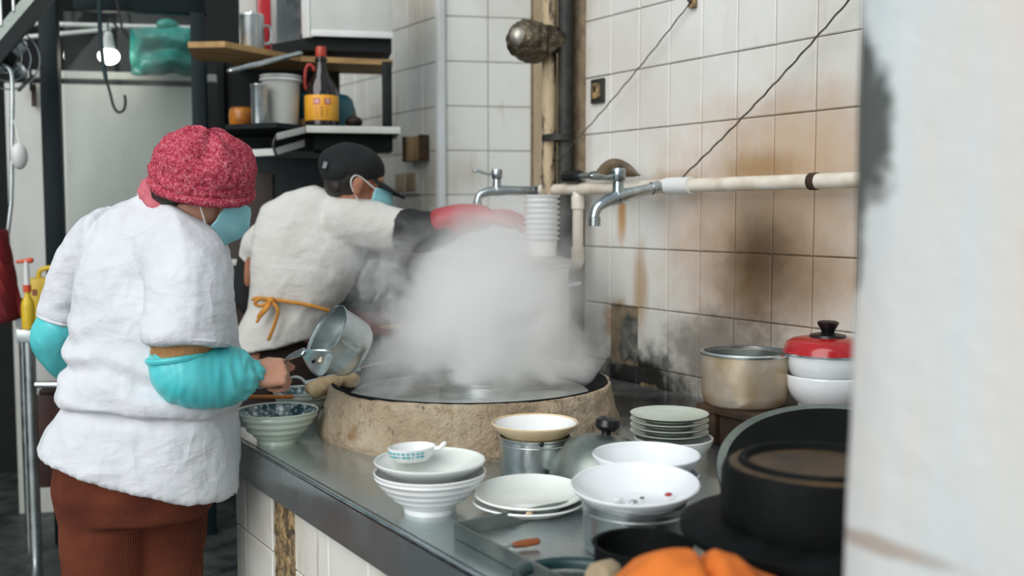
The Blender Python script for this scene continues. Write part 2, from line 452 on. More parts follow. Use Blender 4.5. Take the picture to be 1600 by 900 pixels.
def place_tile(me, parent, p, along, jit=.0006):
    o = bpy.data.objects.new('tile', me); COL.objects.link(o); o.parent = parent
    al = V(along).normalized(); out = V((al.y, -al.x, 0))      # local y
    R = Matrix((al, out, UP)).transposed()
    # keep it right handed: x = al, z = up, y = z cross x
    yv = UP.cross(al); R = Matrix((al, yv, UP)).transposed().to_4x4()
    o.matrix_local = Matrix.Translation(V(p) - origin_of(parent) + yv * random.uniform(-jit, jit)) @ R @ Matrix.Rotation(random.uniform(-.004, .004), 4, 'X')
    return o

# right wall: tiles 0.15 x 0.20
WT = .02
wall_r = struct('wall_right', G().box((WX + .009 + .06, 1.39, 1.4), (.12, 3.42, 2.8)), M_GROUT)
y_line = onx(1150, 200, WX).y
TW, TH = .1495, .2
rows = [1.26 + TH * k for k in range(-3, 8)]
tm = tile_mesh('wall_tile', TW - .003, TH - .003, .009, M_TILE)
broken = set()
k0 = int(math.floor((y_line - 3.09) / TW))
hole = onx(983, 530, WX)
for k in range(-12, 22):
    yc = y_line + TW * (k + .5) - TW * 8
    if yc + TW / 2 > 3.10 or yc < .1: continue
    for z0 in rows:
        zc = z0 + TH / 2
        if zc - TH / 2 < .84 and yc > 1.0: pass
        if zc - TH / 2 < .6: continue
        if abs(yc - hole.y) < TW * .5 and .80 < zc < 1.0: continue        # the tile fallen off behind the stove
        place_tile(tm, wall_r, (WX + .009, yc, zc), (0, -1, 0) if False else (0, 1, 0))
# patch of bare cement where the tile is missing, and the rest of the broken tile
def jagged(cx, cz, ry, rz, n, x0, x1, seed):
    rnd = random.Random(seed)
    pts = [(cx + ry * math.cos(2 * PI * i / n) * rnd.uniform(.6, 1.1), cz + rz * math.sin(2 * PI * i / n) * rnd.uniform(.6, 1.1)) for i in range(n)]
    vs = [(x0, y, z) for y, z in pts] + [(x1, y, z) for y, z in pts]
    fs = [tuple(range(n)), tuple(reversed(range(n, 2 * n)))] + [(i, (i + 1) % n, n + (i + 1) % n, n + i) for i in range(n)]
    return Geo().add(vs, fs)
struct('cement_patch', jagged(hole.y, hole.z, .07, .10, 16, WX + .003, WX + .012, 3), M_SOOTCEM, parent=wall_r)
h2 = onx(1015, 620, WX)
struct('broken_edge', jagged(h2.y, h2.z, .07, .05, 13, WX - .004, WX + .012, 5), M_CEMENT, parent=wall_r)

# alcove wall and pillar behind, in line with the slanted back of the kitchen
BX = (RIGHT * .983 + FWD * .183).normalized(); BY = V((-BX.y, BX.x, 0))     # BY points away from the camera
corner = V((2.28, 4.09, 0))
wall_b = struct('wall_back', G().obox(corner + BY * .009 + BX * .01, BX * 1.1, BY * .12, UP * 2.8), M_GROUT)
tq = tile_mesh('pillar_tile', .197, .197, .009, M_PTILE)
zb = CAM_H + (333 - 236) * .2 / 68.5
for i in range(2):
    for k in range(-9, 6):
        if zb + .2 * (k + .5) < .1 or zb + .2 * (k + .5) > 2.72: continue
        p = corner + BX * (.02 + .2 * (i + .5)) + BY * .009; p.z = zb + .2 * (k + .5)
        place_tile(tq, wall_b, p, -BX)
wall_far = struct('wall_side', G().box((2.28 + .009 + .06, 4.09 + 1.0, 1.4), (.12, 2.0, 2.8)), M_GROUT)
tp = tile_mesh('side_wall_tile', .1465, .197, .009, M_PTILE)
for i in range(12):
    for k in range(-8, 6):
        zc = zb + .2 * (k + .5)
        if zc < .12 or zc > 2.72: continue
        place_tile(tp, wall_far, (2.28 + .009, 4.09 + .02 + .15 * (i + .5), zc), (0, 1, 0))
bead = struct('trim_1', G().box((2.277, 4.083, 1.4), (.036, .036, 2.78), bev=.006), M_WHITEBEAD)
# wooden door leaf in the alcove, frame and panels
dp0 = corner + BX * .43 - BY * .0
door = struct('door_1', G().obox(dp0 + V((0, 0, .05)), BX * .56, BY * .008, UP * 2.6), M_WOODDOOR)
struct('door_stile', G().obox(dp0 - BY * .03 + V((0, 0, .05)), BX * .05, BY * .03, UP * 2.6, .004), M_WOODDOOR, parent=door)
struct('door_stile', G().obox(dp0 + BX * .075 - BY * .018 + V((0, 0, .05)), BX * .035, BY * .018, UP * 2.0, .004), M_WOOD, parent=door)
struct('door_rail', G().obox(dp0 + BX * .05 - BY * .02 + V((0, 0, 2.0)), BX * .5, BY * .02, UP * .05, .004), M_WOOD, parent=door)
struct('door_rail', G().obox(dp0 + BX * .05 - BY * .02 + V((0, 0, .9)), BX * .5, BY * .02, UP * .08, .004), M_WOOD, parent=door)

# dark interior behind: far wall and left wall
fb = at(300, 333, 5.55); fb.z = 0
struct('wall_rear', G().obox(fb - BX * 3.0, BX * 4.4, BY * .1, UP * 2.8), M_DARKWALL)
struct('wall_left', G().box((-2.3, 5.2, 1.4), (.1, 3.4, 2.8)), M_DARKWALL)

# foreground column
def col_geo():
    bm_ = Geo()
    n = 14; rs = []
    x0, x1, y0, y1 = .75, 1.25, .10, .602
    for i in range(41):
        z = 2.8 * i / 40
        loop = []
        def j(x, y): return V((x + .006 * noise.noise(V((x * 9, y * 9, z * 7))), y + .006 * noise.noise(V((x * 9 + 5, y * 9, z * 7))), z))
        for k in range(12): loop.append(j(x0, y0 + .02 + (y1 - y0 - .03) * k / 11))
        loop.append(j(x0 + .008, y1))
        loop += [j(x1, y1), j(x1, y0), j(x0 + .02, y0)]
        rs.append(loop)
    return bm_.rings(rs)
struct('wall_column', col_geo(), M_COLUMN, smooth=True, ang=50)

# ------------------------------------------------------------------ counter
foot = [(.86, .64), (2.24, .64), (2.24, 2.83), (.98, 2.83), (.98, 2.67), (.86, 2.67)]
ctr = thing('kitchen_counter', (1.5, 2.0, 0), 'long tiled counter with a dented stainless steel top carrying the clay stove', 'counter')
obj('body', G().prism(foot, 0, COUNTER_Z - .03), M_GROUT, ctr, smooth=False)
top = [(.83, .63), (2.24, .63), (2.24, 2.84), (.97, 2.84), (.97, 2.70), (.83, 2.70)]
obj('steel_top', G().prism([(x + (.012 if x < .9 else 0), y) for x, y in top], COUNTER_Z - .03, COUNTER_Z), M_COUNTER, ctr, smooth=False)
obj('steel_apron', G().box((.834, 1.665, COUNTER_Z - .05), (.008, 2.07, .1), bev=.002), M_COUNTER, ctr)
obj('rolled_edge', G().tube([(.834, .64, COUNTER_Z - .0058), (.834, 2.70, COUNTER_Z - .0058)], .0062, 10), M_CHROME, ctr)
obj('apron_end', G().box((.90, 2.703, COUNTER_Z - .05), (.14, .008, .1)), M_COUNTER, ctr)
ct = tile_mesh('counter_tile', .1965, .1465, .009, M_CTILE)
ctS = tile_mesh('counter_tile_narrow', .0765, .1465, .009, M_CTILE)
cyl = 2.672
strip0 = None
yc = 2.662; idx = 0
widths = [.08, .2, 'gap'] + [.2] * 8
for wdt in widths:
    if wdt == 'gap':
        gy0, gy1 = yc - .15, yc
        gm = Geo()
        nn = 26
        def fn(u, v):
            y = gy0 + (gy1 - gy0) * u; z = .02 + .67 * v
            return V((.857 - .008 * (noise.noise(V((y * 40, z * 22, 3))) + .4 * noise.noise(V((y * 120, z * 90, 1)))), y, z))
        gm.grid(fn, 14, 60)
        o = obj('bare_cement_strip', gm, M_CEMENT, ctr); o['label'] = 'crumbling strip of bare cement where tiles are missing'
        yc -= .15; continue
    for r in range(5):
        zc = .655 - .15 * r + .0
        if zc - .075 < 0: continue
        place_tile(ct if wdt > .1 else ctS, ctr, (.86, yc - wdt / 2, zc - .03), (0, 1, 0))
    yc -= wdt

pf = thing('stove_platform', (1.87, 3.4, 0), 'sooty brick platform behind the clay stove carrying the steamer drum', 'platform')
obj('platform_body', G().box((1.875, 3.37, .385), (.73, 1.05, .77)), M_SOOTCEM, pf, smooth=False)
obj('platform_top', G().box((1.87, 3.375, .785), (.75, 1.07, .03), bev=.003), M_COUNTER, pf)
# ------------------------------------------------------------------ clay stove with its wok
SC = V((1.41, 2.37, COUNTER_Z))
stove = thing('clay_stove', SC, 'wide cone of smeared tan clay built up around the big steaming wok', 'stove')
def clay_geo():
    prof = [(.402, 0), (.408, .012), (.404, .035), (.398, .06), (.392, .085), (.387, .108), (.384, .122), (.381, .129), (.374, .131), (.368, .126), (.360, .09), (.35, .05)]
    n = 160; rs = []
    fine = []
    for (r0, z0), (r1, z1) in zip(prof, prof[1:]):
        fine += [(r0 + (r1 - r0) * k / 3, z0 + (z1 - z0) * k / 3) for k in range(3)]
    for r, z in fine + [prof[-1]]:
        loop = []
        for i in range(n):
            a = 2 * PI * i / n; c, s_ = math.cos(a), math.sin(a)
            q = V((c * r, s_ * r, z))
            d = .012 * noise.noise(q * 6) + .008 * noise.noise(q * 17) + .005 * noise.noise(q * 40)
            k = d if z > .004 else d * .6
            loop.append(SC + V((c * (r + k), s_ * (r + k), z + (.5 * d if z > .08 else 0))))
        rs.append(loop)
    g = Geo().rings(rs, cap=False); return g
obj('clay_wall', clay_geo(), M_CLAY, stove, ang=70)
# raised collar at the back of the ring
cg = Geo(); rs = []
for i in range(61):
    a = math.radians(-12 + 138 * i / 60)
    t = i / 60; hgt = .012 + .024 * math.sin(PI * t)
    c, s_ = math.cos(a), math.sin(a); r0, r1 = .366, .384
    z0 = .118
    ed = .6 * math.sin(PI * min(1, t * 6, (1 - t) * 6) / 2) + .4
    j = .004 * noise.noise(V((c * 5, s_ * 5, 2)))
    rs.append([SC + V((c * r, s_ * r, z)) for r, z in ((r0, z0 - .02), (r0 + .003, z0 + hgt * ed + j), (r1 - .004, z0 + hgt * ed + j), (r1 + .004, z0 - .02))])
obj('back_collar', cg.rings(rs), M_CLAY, stove, ang=50)
wok = obj('wok', G().lathe([(.0, .035), (.12, .038), (.22, .055), (.31, .09), (.355, .122), (.369, .134), (.372, .130), (.358, .116), (.31, .082), (.22, .046), (.12, .030), (.0, .027)], 72, Matrix.Translation(SC)), M_IRON, loc=SC)
tag(wok, 'black iron wok full of boiling water set in the clay stove', 'wok')
def water():
    t = NT('cloudy_hot_water'); v = t.objc(); t.bump(t.noise(v, 14, 3), .25, .01)
    t.fin(t.ramp(t.noise(v, 6, 5), [(.3, srgb('#8d908a')), (.7, srgb('#c9ccc8'))]), .08); return t.m
o = obj('water', G().lathe([(.0, .098), (.15, .0985), (.325, .098), (.3255, .095), (.0, .095)], 64, Matrix.Translation(SC)), water(), wok)

# ------------------------------------------------------------------ crockery
def bowl_prof(r, h, foot, th=.005, flare=.0, ribs=0, curve=1.6):
    n = 22; out, inn = [], []
    for i in range(n + 1):
        t = i / n
        rr = foot + (r - foot) * (1 - (1 - t) ** curve) + flare * t ** 6
        rb = .0022 * math.sin(ribs * 2 * PI * t) if ribs and .12 < t < .93 else 0
        z = .010 + (h - .010) * t
        out.append((rr + rb, z)); inn.append((max(rr - th, .001), z + (th if i < n else 0) * (1 - t)))
    prof = out + [(r + flare - th * .4, h + th * .35)] + list(reversed(inn)) + [(0, .010 + th)]
    return [(0, .008), (foot * .9, .008)] + prof
def foot_prof(foot): return [(foot * .86, .010), (foot * .88, 0), (foot * .98, 0), (foot * 1.0, .011)]
def bowl(name, loc, r, h, foot, mat, label, cat='bowl', group=None, ribs=0, curve=1.6, flare=0, tilt=None, footmat=None, inner=None, n=64):
    root = thing(name, loc, label, cat, group)
    if tilt: root.rotation_euler = tilt
    b = obj('body', G().lathe(bowl_prof(r, h, foot, .005, flare, ribs, curve), n), mat, root, local=True, ang=50)
    obj('foot_ring', G().lathe(foot_prof(foot), n), footmat or mat, root, local=True)
    if inner:
        pr = bowl_prof(r, h, foot, .0056, flare, 0, curve); k = len(pr) // 2 + 2
        obj('patterned_inside', G().lathe([(a, z + .0006) for a, z in pr[k:]], n), inner, b, local=True)
    return root

pA = onz(434, 690, COUNTER_Z)
bowl('noodle_bowl', pA, .104, .082, .052, M_CELADON, 'pale green ribbed bowl with blue floral inside at the far end of the steel counter', ribs=4, inner=M_BLUE, curve=1.5)
pB = onz(473, 655, COUNTER_Z)
bowl('noodle_bowl', pB, .082, .082, .045, M_CELADON, 'blue patterned bowl mostly hidden behind the pale green ribbed bowl', ribs=4, inner=M_BLUE, curve=1.5)

pC = onz(672, 797, COUNTER_Z)
bowl('ribbed_bowl', pC, .110, .078, .052, M_CERAMIC, 'white ribbed bowl standing on the steel edge, under the pale dish', ribs=5, curve=1.45)
bowl('shallow_dish', pC + V((0, 0, .052)), .109, .048, .05, M_CERAMIC_G, 'pale greenish white dish nested on top of the white ribbed bowl', 'dish', curve=1.5)
# white soup spoon with a teal printed mark lying in the dish
sp = pC + V((0, 0, .088)) - RIGHT * .038 + FWD * .035
spoon = thing('soup_spoon', sp, 'white plastic soup spoon with teal printing lying on the pale dish', 'spoon')
cup = Geo().lathe([(0, .004), (.030, .004), (.040, .016), (.044, .030), (.0415, .031), (.037, .017), (.028, .008), (0, .008)], 40, Matrix.Translation(sp) @ Matrix.Diagonal((1.15, .9, 1, 1)))
obj('spoon_bowl', cup, M_CERAMIC, spoon)
obj('spoon_handle', G().tube([sp + RIGHT * .03 + V((0, 0, .024)), sp + RIGHT * .055 + V((0, 0, .028)), sp + RIGHT * .062 + V((0, 0, .034))], [.006, .008, .009], 12, flat=.6), M_CERAMIC, spoon)
M_TEALINK = pm('teal_print', '#2b9aa8', '#2b9aa8', 5, .4)
tg = Geo()
for k in range(9):
    a = math.radians(-150 + 12 * k) ; dirr = V((math.cos(a), math.sin(a), 0))
    c_, s_ = math.cos(-YAW), math.sin(-YAW)
    for rr, zz, wd in ((.043, .024, .003), (.0405, .0165, .0018 + .0012 * (k % 3))):
        dd = RIGHT * math.cos(a) + FWD * math.sin(a)
        tg.ball(sp + V((dd.x * rr * 1.13, dd.y * rr * .9, zz)), (wd * 1.2, wd * 1.2, .0016), n=6)
obj('printed_mark', tg, M_TEALINK, spoon)

# small steel pot with the cream bowl on it
pD = onz(836, 738, COUNTER_Z)
def steel_pot(name, loc, r, h, mat, label, handles=True, rim=.004, cat='pot', rot=0):
    root = thing(name, loc, label, cat); root.rotation_euler = (0, 0, rot)
    prof = [(0, 0), (r * .93, 0), (r * .985, .006), (r, .016), (r, h - .006), (r + rim, h - .002), (r + rim, h + .001), (r - .002, h + .001), (r - .003, .014), (r * .95, .004), (0, .004)]
    obj('body', G().lathe(prof, 64), mat, root, local=True, ang=35)
    obj('rim_band', G().lathe([(r + .0005, h * .80), (r + .002, h * .82), (r + .0005, h * .84)], 64), mat, root, local=True)
    return root
steel_pot('steel_cup_pot', pD, .080, .085, M_STEEL, 'small stainless steel pot standing against the clay stove, holding a cream bowl')
bowl('cream_bowl', pD + V((0, 0, .058)), .098, .056, .048, M_CREAM, 'cream rimmed bowl with white inside sitting on the small steel pot', inner=M_CERAMIC, curve=1.35)
obj_l = obj('chipped_mark', G().ball(pD - FWD * .0855 + RIGHT * .012 + V((0, 0, .083)), (.006, .004, .0055)), M_BLACKPL, bpy.data.objects['cream_bowl'])
stk = thing('noodle_scraps', pD + V((0, 0, .1)), 'grey bit of food left inside the cream bowl', 'food scrap')
obj('scrap', G().tube([pD + RIGHT * (-.025) + V((0, 0, .094)), pD + RIGHT * (-.012) - FWD * .02 + V((0, 0, .088))], .004, 8, flat=.5), M_WIRE, stk)

# two plates
pE = onz(826, 800, COUNTER_Z)
def plate_prof(r, h): return [(0, .004), (r * .52, .004), (r * .53, 0), (r * .60, 0), (r * .62, .005), (r * .8, h * .5), (r * .97, h * .94), (r, h), (r * .985, h + .003), (r * .96, h), (r * .78, h * .5 + .003), (r * .6, .009), (0, .008)]
def plate(name, loc, r, h, mat, label, tilt=None, group=None):
    o = obj(name, G().lathe(plate_prof(r, h), 72), mat, None, local=True, loc=loc)
    if tilt: o.rotation_euler = tilt
    return tag(o, label, 'plate', group)
plate('soup_plate', pE, .110, .024, M_CERAMIC, 'white plate lying on the counter beneath the pale green plate')
p2 = plate('soup_plate', pE + V((.0, -.004, .0155)), .108, .026, M_CERAMIC_G, 'pale green tinged plate with a brown chip, on top of the white plate', (math.radians(2), math.radians(-2), 0))
obj('chip', G().ball(pE - FWD * .1035 + RIGHT * .0 + V((0, 0, .033)), (.008, .004, .005)), M_CREAM, p2).matrix_parent_inverse = p2.matrix_basis.inverted()
ch = [c for c in bpy.data.objects if c.name.startswith('chip') and c.parent == p2][0]
ch.matrix_parent_inverse = Matrix(); ch.location = (0, 0, 0)

# steel dome lid with black knob, tilted
pF = onz(940, 757, COUNTER_Z)
lid = thing('pan_cover', pF + V((0, 0, .012)), 'dull steel dome lid with a black knob lying tilted behind the plates', 'pan cover')
ax = (RIGHT * .10 + FWD * .04 + V((0, 0, 1))).normalized()
lid.rotation_euler = ax.to_track_quat('Z', 'Y').to_euler()
rL = .110
obj('dome', G().lathe([(rL, 0), (rL + .004, .001), (rL + .003, .004), (rL * .985, .015), (rL * .92, .042), (rL * .76, .070), (rL * .5, .088), (rL * .2, .096), (0, .097), (0, .094), (rL * .5, .085), (rL * .74, .067), (rL * .9, .040), (rL * .96, .012)], 64), M_WOKSTEEL, lid, local=True, ang=60)
obj('knob', G().lathe([(0, .093), (.010, .093), (.010, .103), (.020, .106), (.027, .116), (.025, .129), (.014, .135), (0, .136)], 32), M_BLACKPL, lid, local=True)

# celadon plate stack standing on a white bowl
pG = onz(1045, 730, COUNTER_Z)
bowl('green_bowl', pG + RIGHT * .01, .090, .070, .045, M_CERAMIC_G, 'pale green bowl at the bottom of the stack of green plates', curve=1.6)
for k, lb in enumerate(('lowest', 'second from the bottom', 'third from the bottom', 'topmost')):
    o = obj('green_plate', G().lathe([(0, .003), (.05, .003), (.052, 0), (.058, 0), (.06, .004), (.080, .009), (.0885, .012), (.089, .0145), (.086, .0145), (.07, .0095), (.055, .008), (0, .007)], 64), M_CELADON, None, local=True, loc=pG + V((0, 0, .0715 + .0135 * k)))
    tag(o, 'celadon green plate with dark underside, %s of the small plate stack' % lb, 'plate', 'celadon plates stacked near the wall')
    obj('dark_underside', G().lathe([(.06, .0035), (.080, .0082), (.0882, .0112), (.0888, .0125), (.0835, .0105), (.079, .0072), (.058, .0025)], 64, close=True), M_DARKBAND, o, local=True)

# white bowls in the middle
pH = onz(1011, 800, COUNTER_Z) + FWD * .02
bowl('enamel_bowl', pH, .104, .074, .05, M_ENAMEL, 'white bowl under the wide white bowl beside the green plate stack', footmat=M_CREAM, curve=1.5)
bowl('enamel_bowl', pH + V((0, 0, .040)), .106, .070, .05, M_ENAMEL, 'wide white bowl nested on another, just in front of the green plate stack', footmat=M_CREAM, curve=1.5)

# front bowl on a steel pot
pI = onz(992, 862, COUNTER_Z)
steel_pot('steel_stock_pot', pI + V((0, 0, .006)), .089, .085, M_STEEL, 'stainless steel pot standing in the dark tray, holding the front white bowl')
fb_ = bowl('serving_bowl', pI + V((0, 0, .069)), .110, .052, .06, M_ENAMEL, 'wide white bowl with food scraps on the steel pot in the tray', footmat=M_CREAM, curve=1.35, tilt=(math.radians(3), math.radians(-4), 0))
cr = [('pale_scrap', M_STEEL, -.005, -.02, .009), ('pale_scrap', M_CERAMIC_G, -.03, -.005, .010), ('pale_scrap', M_DARKBAND, .012, .004, .005), ('chilli_scrap', M_RED, .055, -.01, .008)]
for i, (nm, mt, rr, ff, s_) in enumerate(cr):
    dist = math.hypot(rr, ff)
    g = Geo().ball(pI + RIGHT * rr + FWD * ff + V((0, 0, .093 + max(0, dist - .045) * .9)), (s_, s_ * .7, s_ * .4), n=8)
    o = obj(nm, g, mt, None, loc=pI + V((0, 0, .09)))
    tag(o, ['shiny silver scrap lying at the bottom of the front white bowl', 'pale green scrap left of the silver scrap in the front white bowl', 'tiny dark scrap beside the silver one in the front white bowl', 'red chilli scrap at the right side of the front white bowl'][i], 'food scrap')

# dark tray with brush and hose
tx0, tx1, ty0, ty1 = .895, 1.26, 1.03, 1.56
tray = thing('steel_tray', (1.07, 1.3, COUNTER_Z), 'shallow dark steel tray at the near end of the counter holding pots and tools', 'tray')
obj('tray_floor', G().box(((tx0 + tx1) / 2, (ty0 + ty1) / 2, COUNTER_Z + .003), (tx1 - tx0, ty1 - ty0, .004)), M_STEEL, tray)
for nm, c, s_ in (('tray_wall', (tx0, (ty0 + ty1) / 2), (.006, ty1 - ty0)), ('tray_wall', (tx1, (ty0 + ty1) / 2), (.006, ty1 - ty0)), ('tray_wall', ((tx0 + tx1) / 2, ty0), (tx1 - tx0, .006)), ('tray_wall', ((tx0 + tx1) / 2, ty1), (tx1 - tx0, .006))):
    obj(nm, G().box((c[0], c[1], COUNTER_Z + .015), (s_[0], s_[1], .028), bev=.002), M_WOKSTEEL, tray)
b0 = onz(765, 858, COUNTER_Z + .014); b1 = onz(838, 846, COUNTER_Z + .016)
br = thing('paring_knife', b0, 'small knife with reddish wooden handle lying in the dark tray', 'knife')
d_ = (b1 - b0)
obj('handle', G().tube([b0 + d_ * .55, b0 + d_ * .75, b1], [.007, .0085, .0075], 12, flat=.8), M_TOOLWOOD, br)
sd = d_.cross(UP).normalized()
obj('blade', G().add([b0 - sd * .003, b0 + d_ * .28 - sd * .010, b0 + d_ * .55 - sd * .006, b0 + d_ * .55 + sd * .006, b0 + d_ * .2 + sd * .007] + [p + V((0, 0, .002)) for p in (b0 - sd * .003, b0 + d_ * .28 - sd * .010, b0 + d_ * .55 - sd * .006, b0 + d_ * .55 + sd * .006, b0 + d_ * .2 + sd * .007)],
    [(4, 3, 2, 1, 0), (5, 6, 7, 8, 9)] + [(i, (i + 1) % 5, 5 + (i + 1) % 5, 5 + i) for i in range(5)]), M_CHROME, br, smooth=False)
hc = onz(893, 905, COUNTER_Z + .018)
pts = [hc + RIGHT * (.085 * math.cos(a)) + FWD * (.075 * math.sin(a)) for a in [math.radians(x) for x in range(20, 331, 15)]]
tag(obj('rubber_hose', G().tube(pts, .0095, 12), M_HOSE, None, loc=hc), 'coil of dark green rubber hose lying in the tray', 'hose')

# black saucepan with wooden handle
pJ = rfz(.195, 1.50, COUNTER_Z + .006)
sp_ = thing('iron_saucepan', pJ, 'sooty black saucepan with a thick pale wooden handle at the near counter edge', 'saucepan')
rJ, hJ = .072, .08
obj('body', G().lathe([(0, 0), (rJ * .8, 0), (rJ * .95, .012), (rJ, .03), (rJ, hJ), (rJ + .004, hJ + .002), (rJ - .003, hJ + .002), (rJ - .004, .03), (rJ * .9, .012), (0, .006)], 48, Matrix.Translation(pJ)), M_IRON, sp_)
hd = (-RIGHT * .62 - FWD * .76 + V((0, 0, .05))).normalized()
h0 = pJ + hd * (rJ + .0) + V((0, 0, .055))
obj('handle', G().tube([h0 + hd * .008, h0 + hd * .012, h0 + hd * .044, h0 + hd * .048], [.018, .021, .023, .021], 9, cap=True), M_WOODDOOR, sp_)
obj('handle_ferrule', G().tube([h0 - hd * .012, h0 + hd * .016], [.013, .020], 16, cap=True), M_WOKSTEEL, sp_)
obj('rivet_strap', G().tube([pJ - FWD * (rJ + .002) + RIGHT * .004 + V((0, 0, .03)), pJ - FWD * (rJ + .002) + RIGHT * .010 + V((0, 0, .076))], .006, 10, flat=.5), M_CHROME, sp_)

# orange cloth on a low iron box
pK = rfz(.234, 1.25, COUNTER_Z)
bx = thing('iron_block', pK, 'low black iron block under the orange cloth', 'iron block')
obj('block_body', G().box(pK + V((.0, .0, .045)), (.10, .13, .09), bev=.01), M_IRON, bx)
obj('block_rim', G().lathe([(.04, .09), (.045, .097), (.035, .097), (.03, .09)], 32, Matrix.Translation(pK)), M_IRON, bx)
def clothfn(u, v):
    x, y = (u - .5) * 2, (v - .5) * 2
    rr = math.sqrt(x * x + y * y)
    z = .158 - .050 * rr ** 2 - .022 * math.exp(-((x - .05 + .1 * y) / .07) ** 2) + .012 * noise.noise(V((x * 1.7 + 3, y * 1.7, .5))) + .006 * ridged(V((x * 2.4 + y, y * 1.5 + 7, 2)))
    return pK + RIGHT * (x * .115) + FWD * (y * .075) + V((0, 0, max(z, .098)))
cg = Geo().grid(clothfn, 44, 40)
oc = obj('cleaning_cloth', cg, M_ORANGE, None, loc=pK + V((0, 0, .1)), fix=False)
md = oc.modifiers.new('thick', 'SOLIDIFY'); md.thickness = .003
tag(oc, 'crumpled bright orange cleaning cloth heaped at the bottom edge', 'cloth')

# black burner with flange
pL = rfz(.444, 1.46, 0); pL.z = COUNTER_Z
bn = thing('gas_burner', pL, 'heavy black cast iron burner with wide flange beside the whitewashed column', 'burner')
T = Matrix.Translation(pL)
obj('flange', G().lathe([(.10, .116), (.185, .112), (.197, .116), (.198, .126), (.190, .131), (.15, .134), (.10, .136)], 72, T, close=True), M_IRON, bn, ang=50)
obj('drum', G().lathe([(.11, .03), (.135, .134), (.140, .15), (.138, .205), (.134, .216), (.128, .218)], 64, T), M_IRON, bn)
obj('top_plate', G().lathe([(.129, .216), (.12, .222), (.10, .216), (.06, .212), (0, .211), (0, .2), (.129, .2)], 64, T), M_IRONRUST, bn)
obj('top_ring', G().lathe([(.10, .216), (.104, .226), (.112, .226), (.116, .216)], 64, T, close=True), M_IRON, bn)
for k in range(3):
    a = 2 * PI * k / 3 + .5
    obj('leg', G().tube([pL + V((.15 * math.cos(a), .15 * math.sin(a), .118)), pL + V((.16 * math.cos(a), .16 * math.sin(a), .008))], .012, 10), M_IRON, bn)

# big black lid leaning behind the burner
pM = at(1345, 748, 1.87)
ld = thing('leaning_wok', pM, 'large shallow black wok with a bright worn rim leaning behind the burner', 'wok')
nx = (-FWD * math.cos(math.radians(69)) + UP * math.sin(math.radians(69))).normalized()
ld.rotation_euler = nx.to_track_quat('Z', 'Y').to_euler()
rM = .262
obj('pan', G().lathe([(0, -.075), (.10, -.068), (.19, -.042), (rM - .012, -.004), (rM - .016, .0), (.185, -.036), (.10, -.061), (0, -.068)], 72), M_IRON, ld, local=True, ang=60)
obj('worn_rim', G().lathe([(rM - .018, -.003), (rM - .008, .004), (rM + .001, .0), (rM, -.012), (rM - .012, -.010)], 72, close=True), M_WOKSTEEL, ld, local=True, ang=60)

# wooden bench with aluminium pot and enamel bowls
bench = thing('wooden_bench', (2.0, 1.6, COUNTER_Z), 'low dark wooden bench against the tiled wall carrying the aluminium pot', 'bench')
obj('board', G().box((2.015, 1.625, .89), (.43, .56, .02), bev=.004), M_WOODDARK, bench)
obj('leg_panel', G().box((1.99, 1.86, .84), (.36, .03, .08), bev=.003), M_WOODDARK, bench)
obj('leg_panel', G().box((1.99, 1.40, .84), (.36, .03, .08), bev=.003), M_WOODDARK, bench)
obj('front_panel', G().box((1.83, 1.63, .84), (.02, .42, .078), bev=.003), M_WOODDARK, bench)
pN = onz(1163, 631, .9)
an = thing('aluminium_pot', pN, 'scorched aluminium pot with a dark inside on the wooden bench', 'pot')
rN, hN = .107, .132
obj('body', G().lathe([(0, 0), (rN * .86, 0), (rN * .95, .008), (rN, .03), (rN, hN - .005), (rN - .004, hN - .005), (rN - .004, .03), (0, .006)], 72), M_ALUB, an, local=True)
obj('rolled_rim', G().lathe([(rN - .004, hN - .005), (rN + .004, hN - .004), (rN + .005, hN), (rN + .002, hN + .004), (rN - .004, hN + .003)], 72, close=True), M_STEEL, an, local=True)
obj('dark_lining', G().lathe([(rN - .0045, hN - .006), (rN - .0045, .03), (0, .0065)], 72), M_WOKSTEEL, an, local=True)
pO = onz(1291, 636, .9)
for k, (lb, dz) in enumerate((('lower white enamel bowl on the bench under the red lid', 0), ('upper white enamel bowl nested below the red lid', .050))):
    bowl('deep_bowl', pO + V((0, 0, dz)), .104 - .002 * k, .082, .07, M_ENAMEL, lb, curve=2.4)
rl = thing('pot_cover', pO + V((0, 0, .134)), 'shiny red domed lid with black knob on the white enamel bowls', 'pot cover')
obj('dome', G().lathe([(.106, 0), (.108, .003), (.106, .010), (.098, .028), (.085, .036), (.06, .041), (0, .043), (0, .038), (.08, .031), (.095, .02), (.101, .002)], 64), M_RED, rl, local=True)
obj('steel_edge', G().lathe([(.104, -.001), (.110, .0005), (.110, .004), (.104, .004)], 64, close=True), M_CHROME, rl, local=True)
obj('knob_plate', G().lathe([(0, .043), (.045, .041), (.043, .047), (.02, .052), (0, .052)], 40), M_BLACKPL, rl, local=True)
obj('knob', G().lathe([(0, .050), (.014, .050), (.018, .060), (.025, .072), (.026, .078), (.02, .081), (0, .081)], 40), M_BLACKPL, rl, local=True)

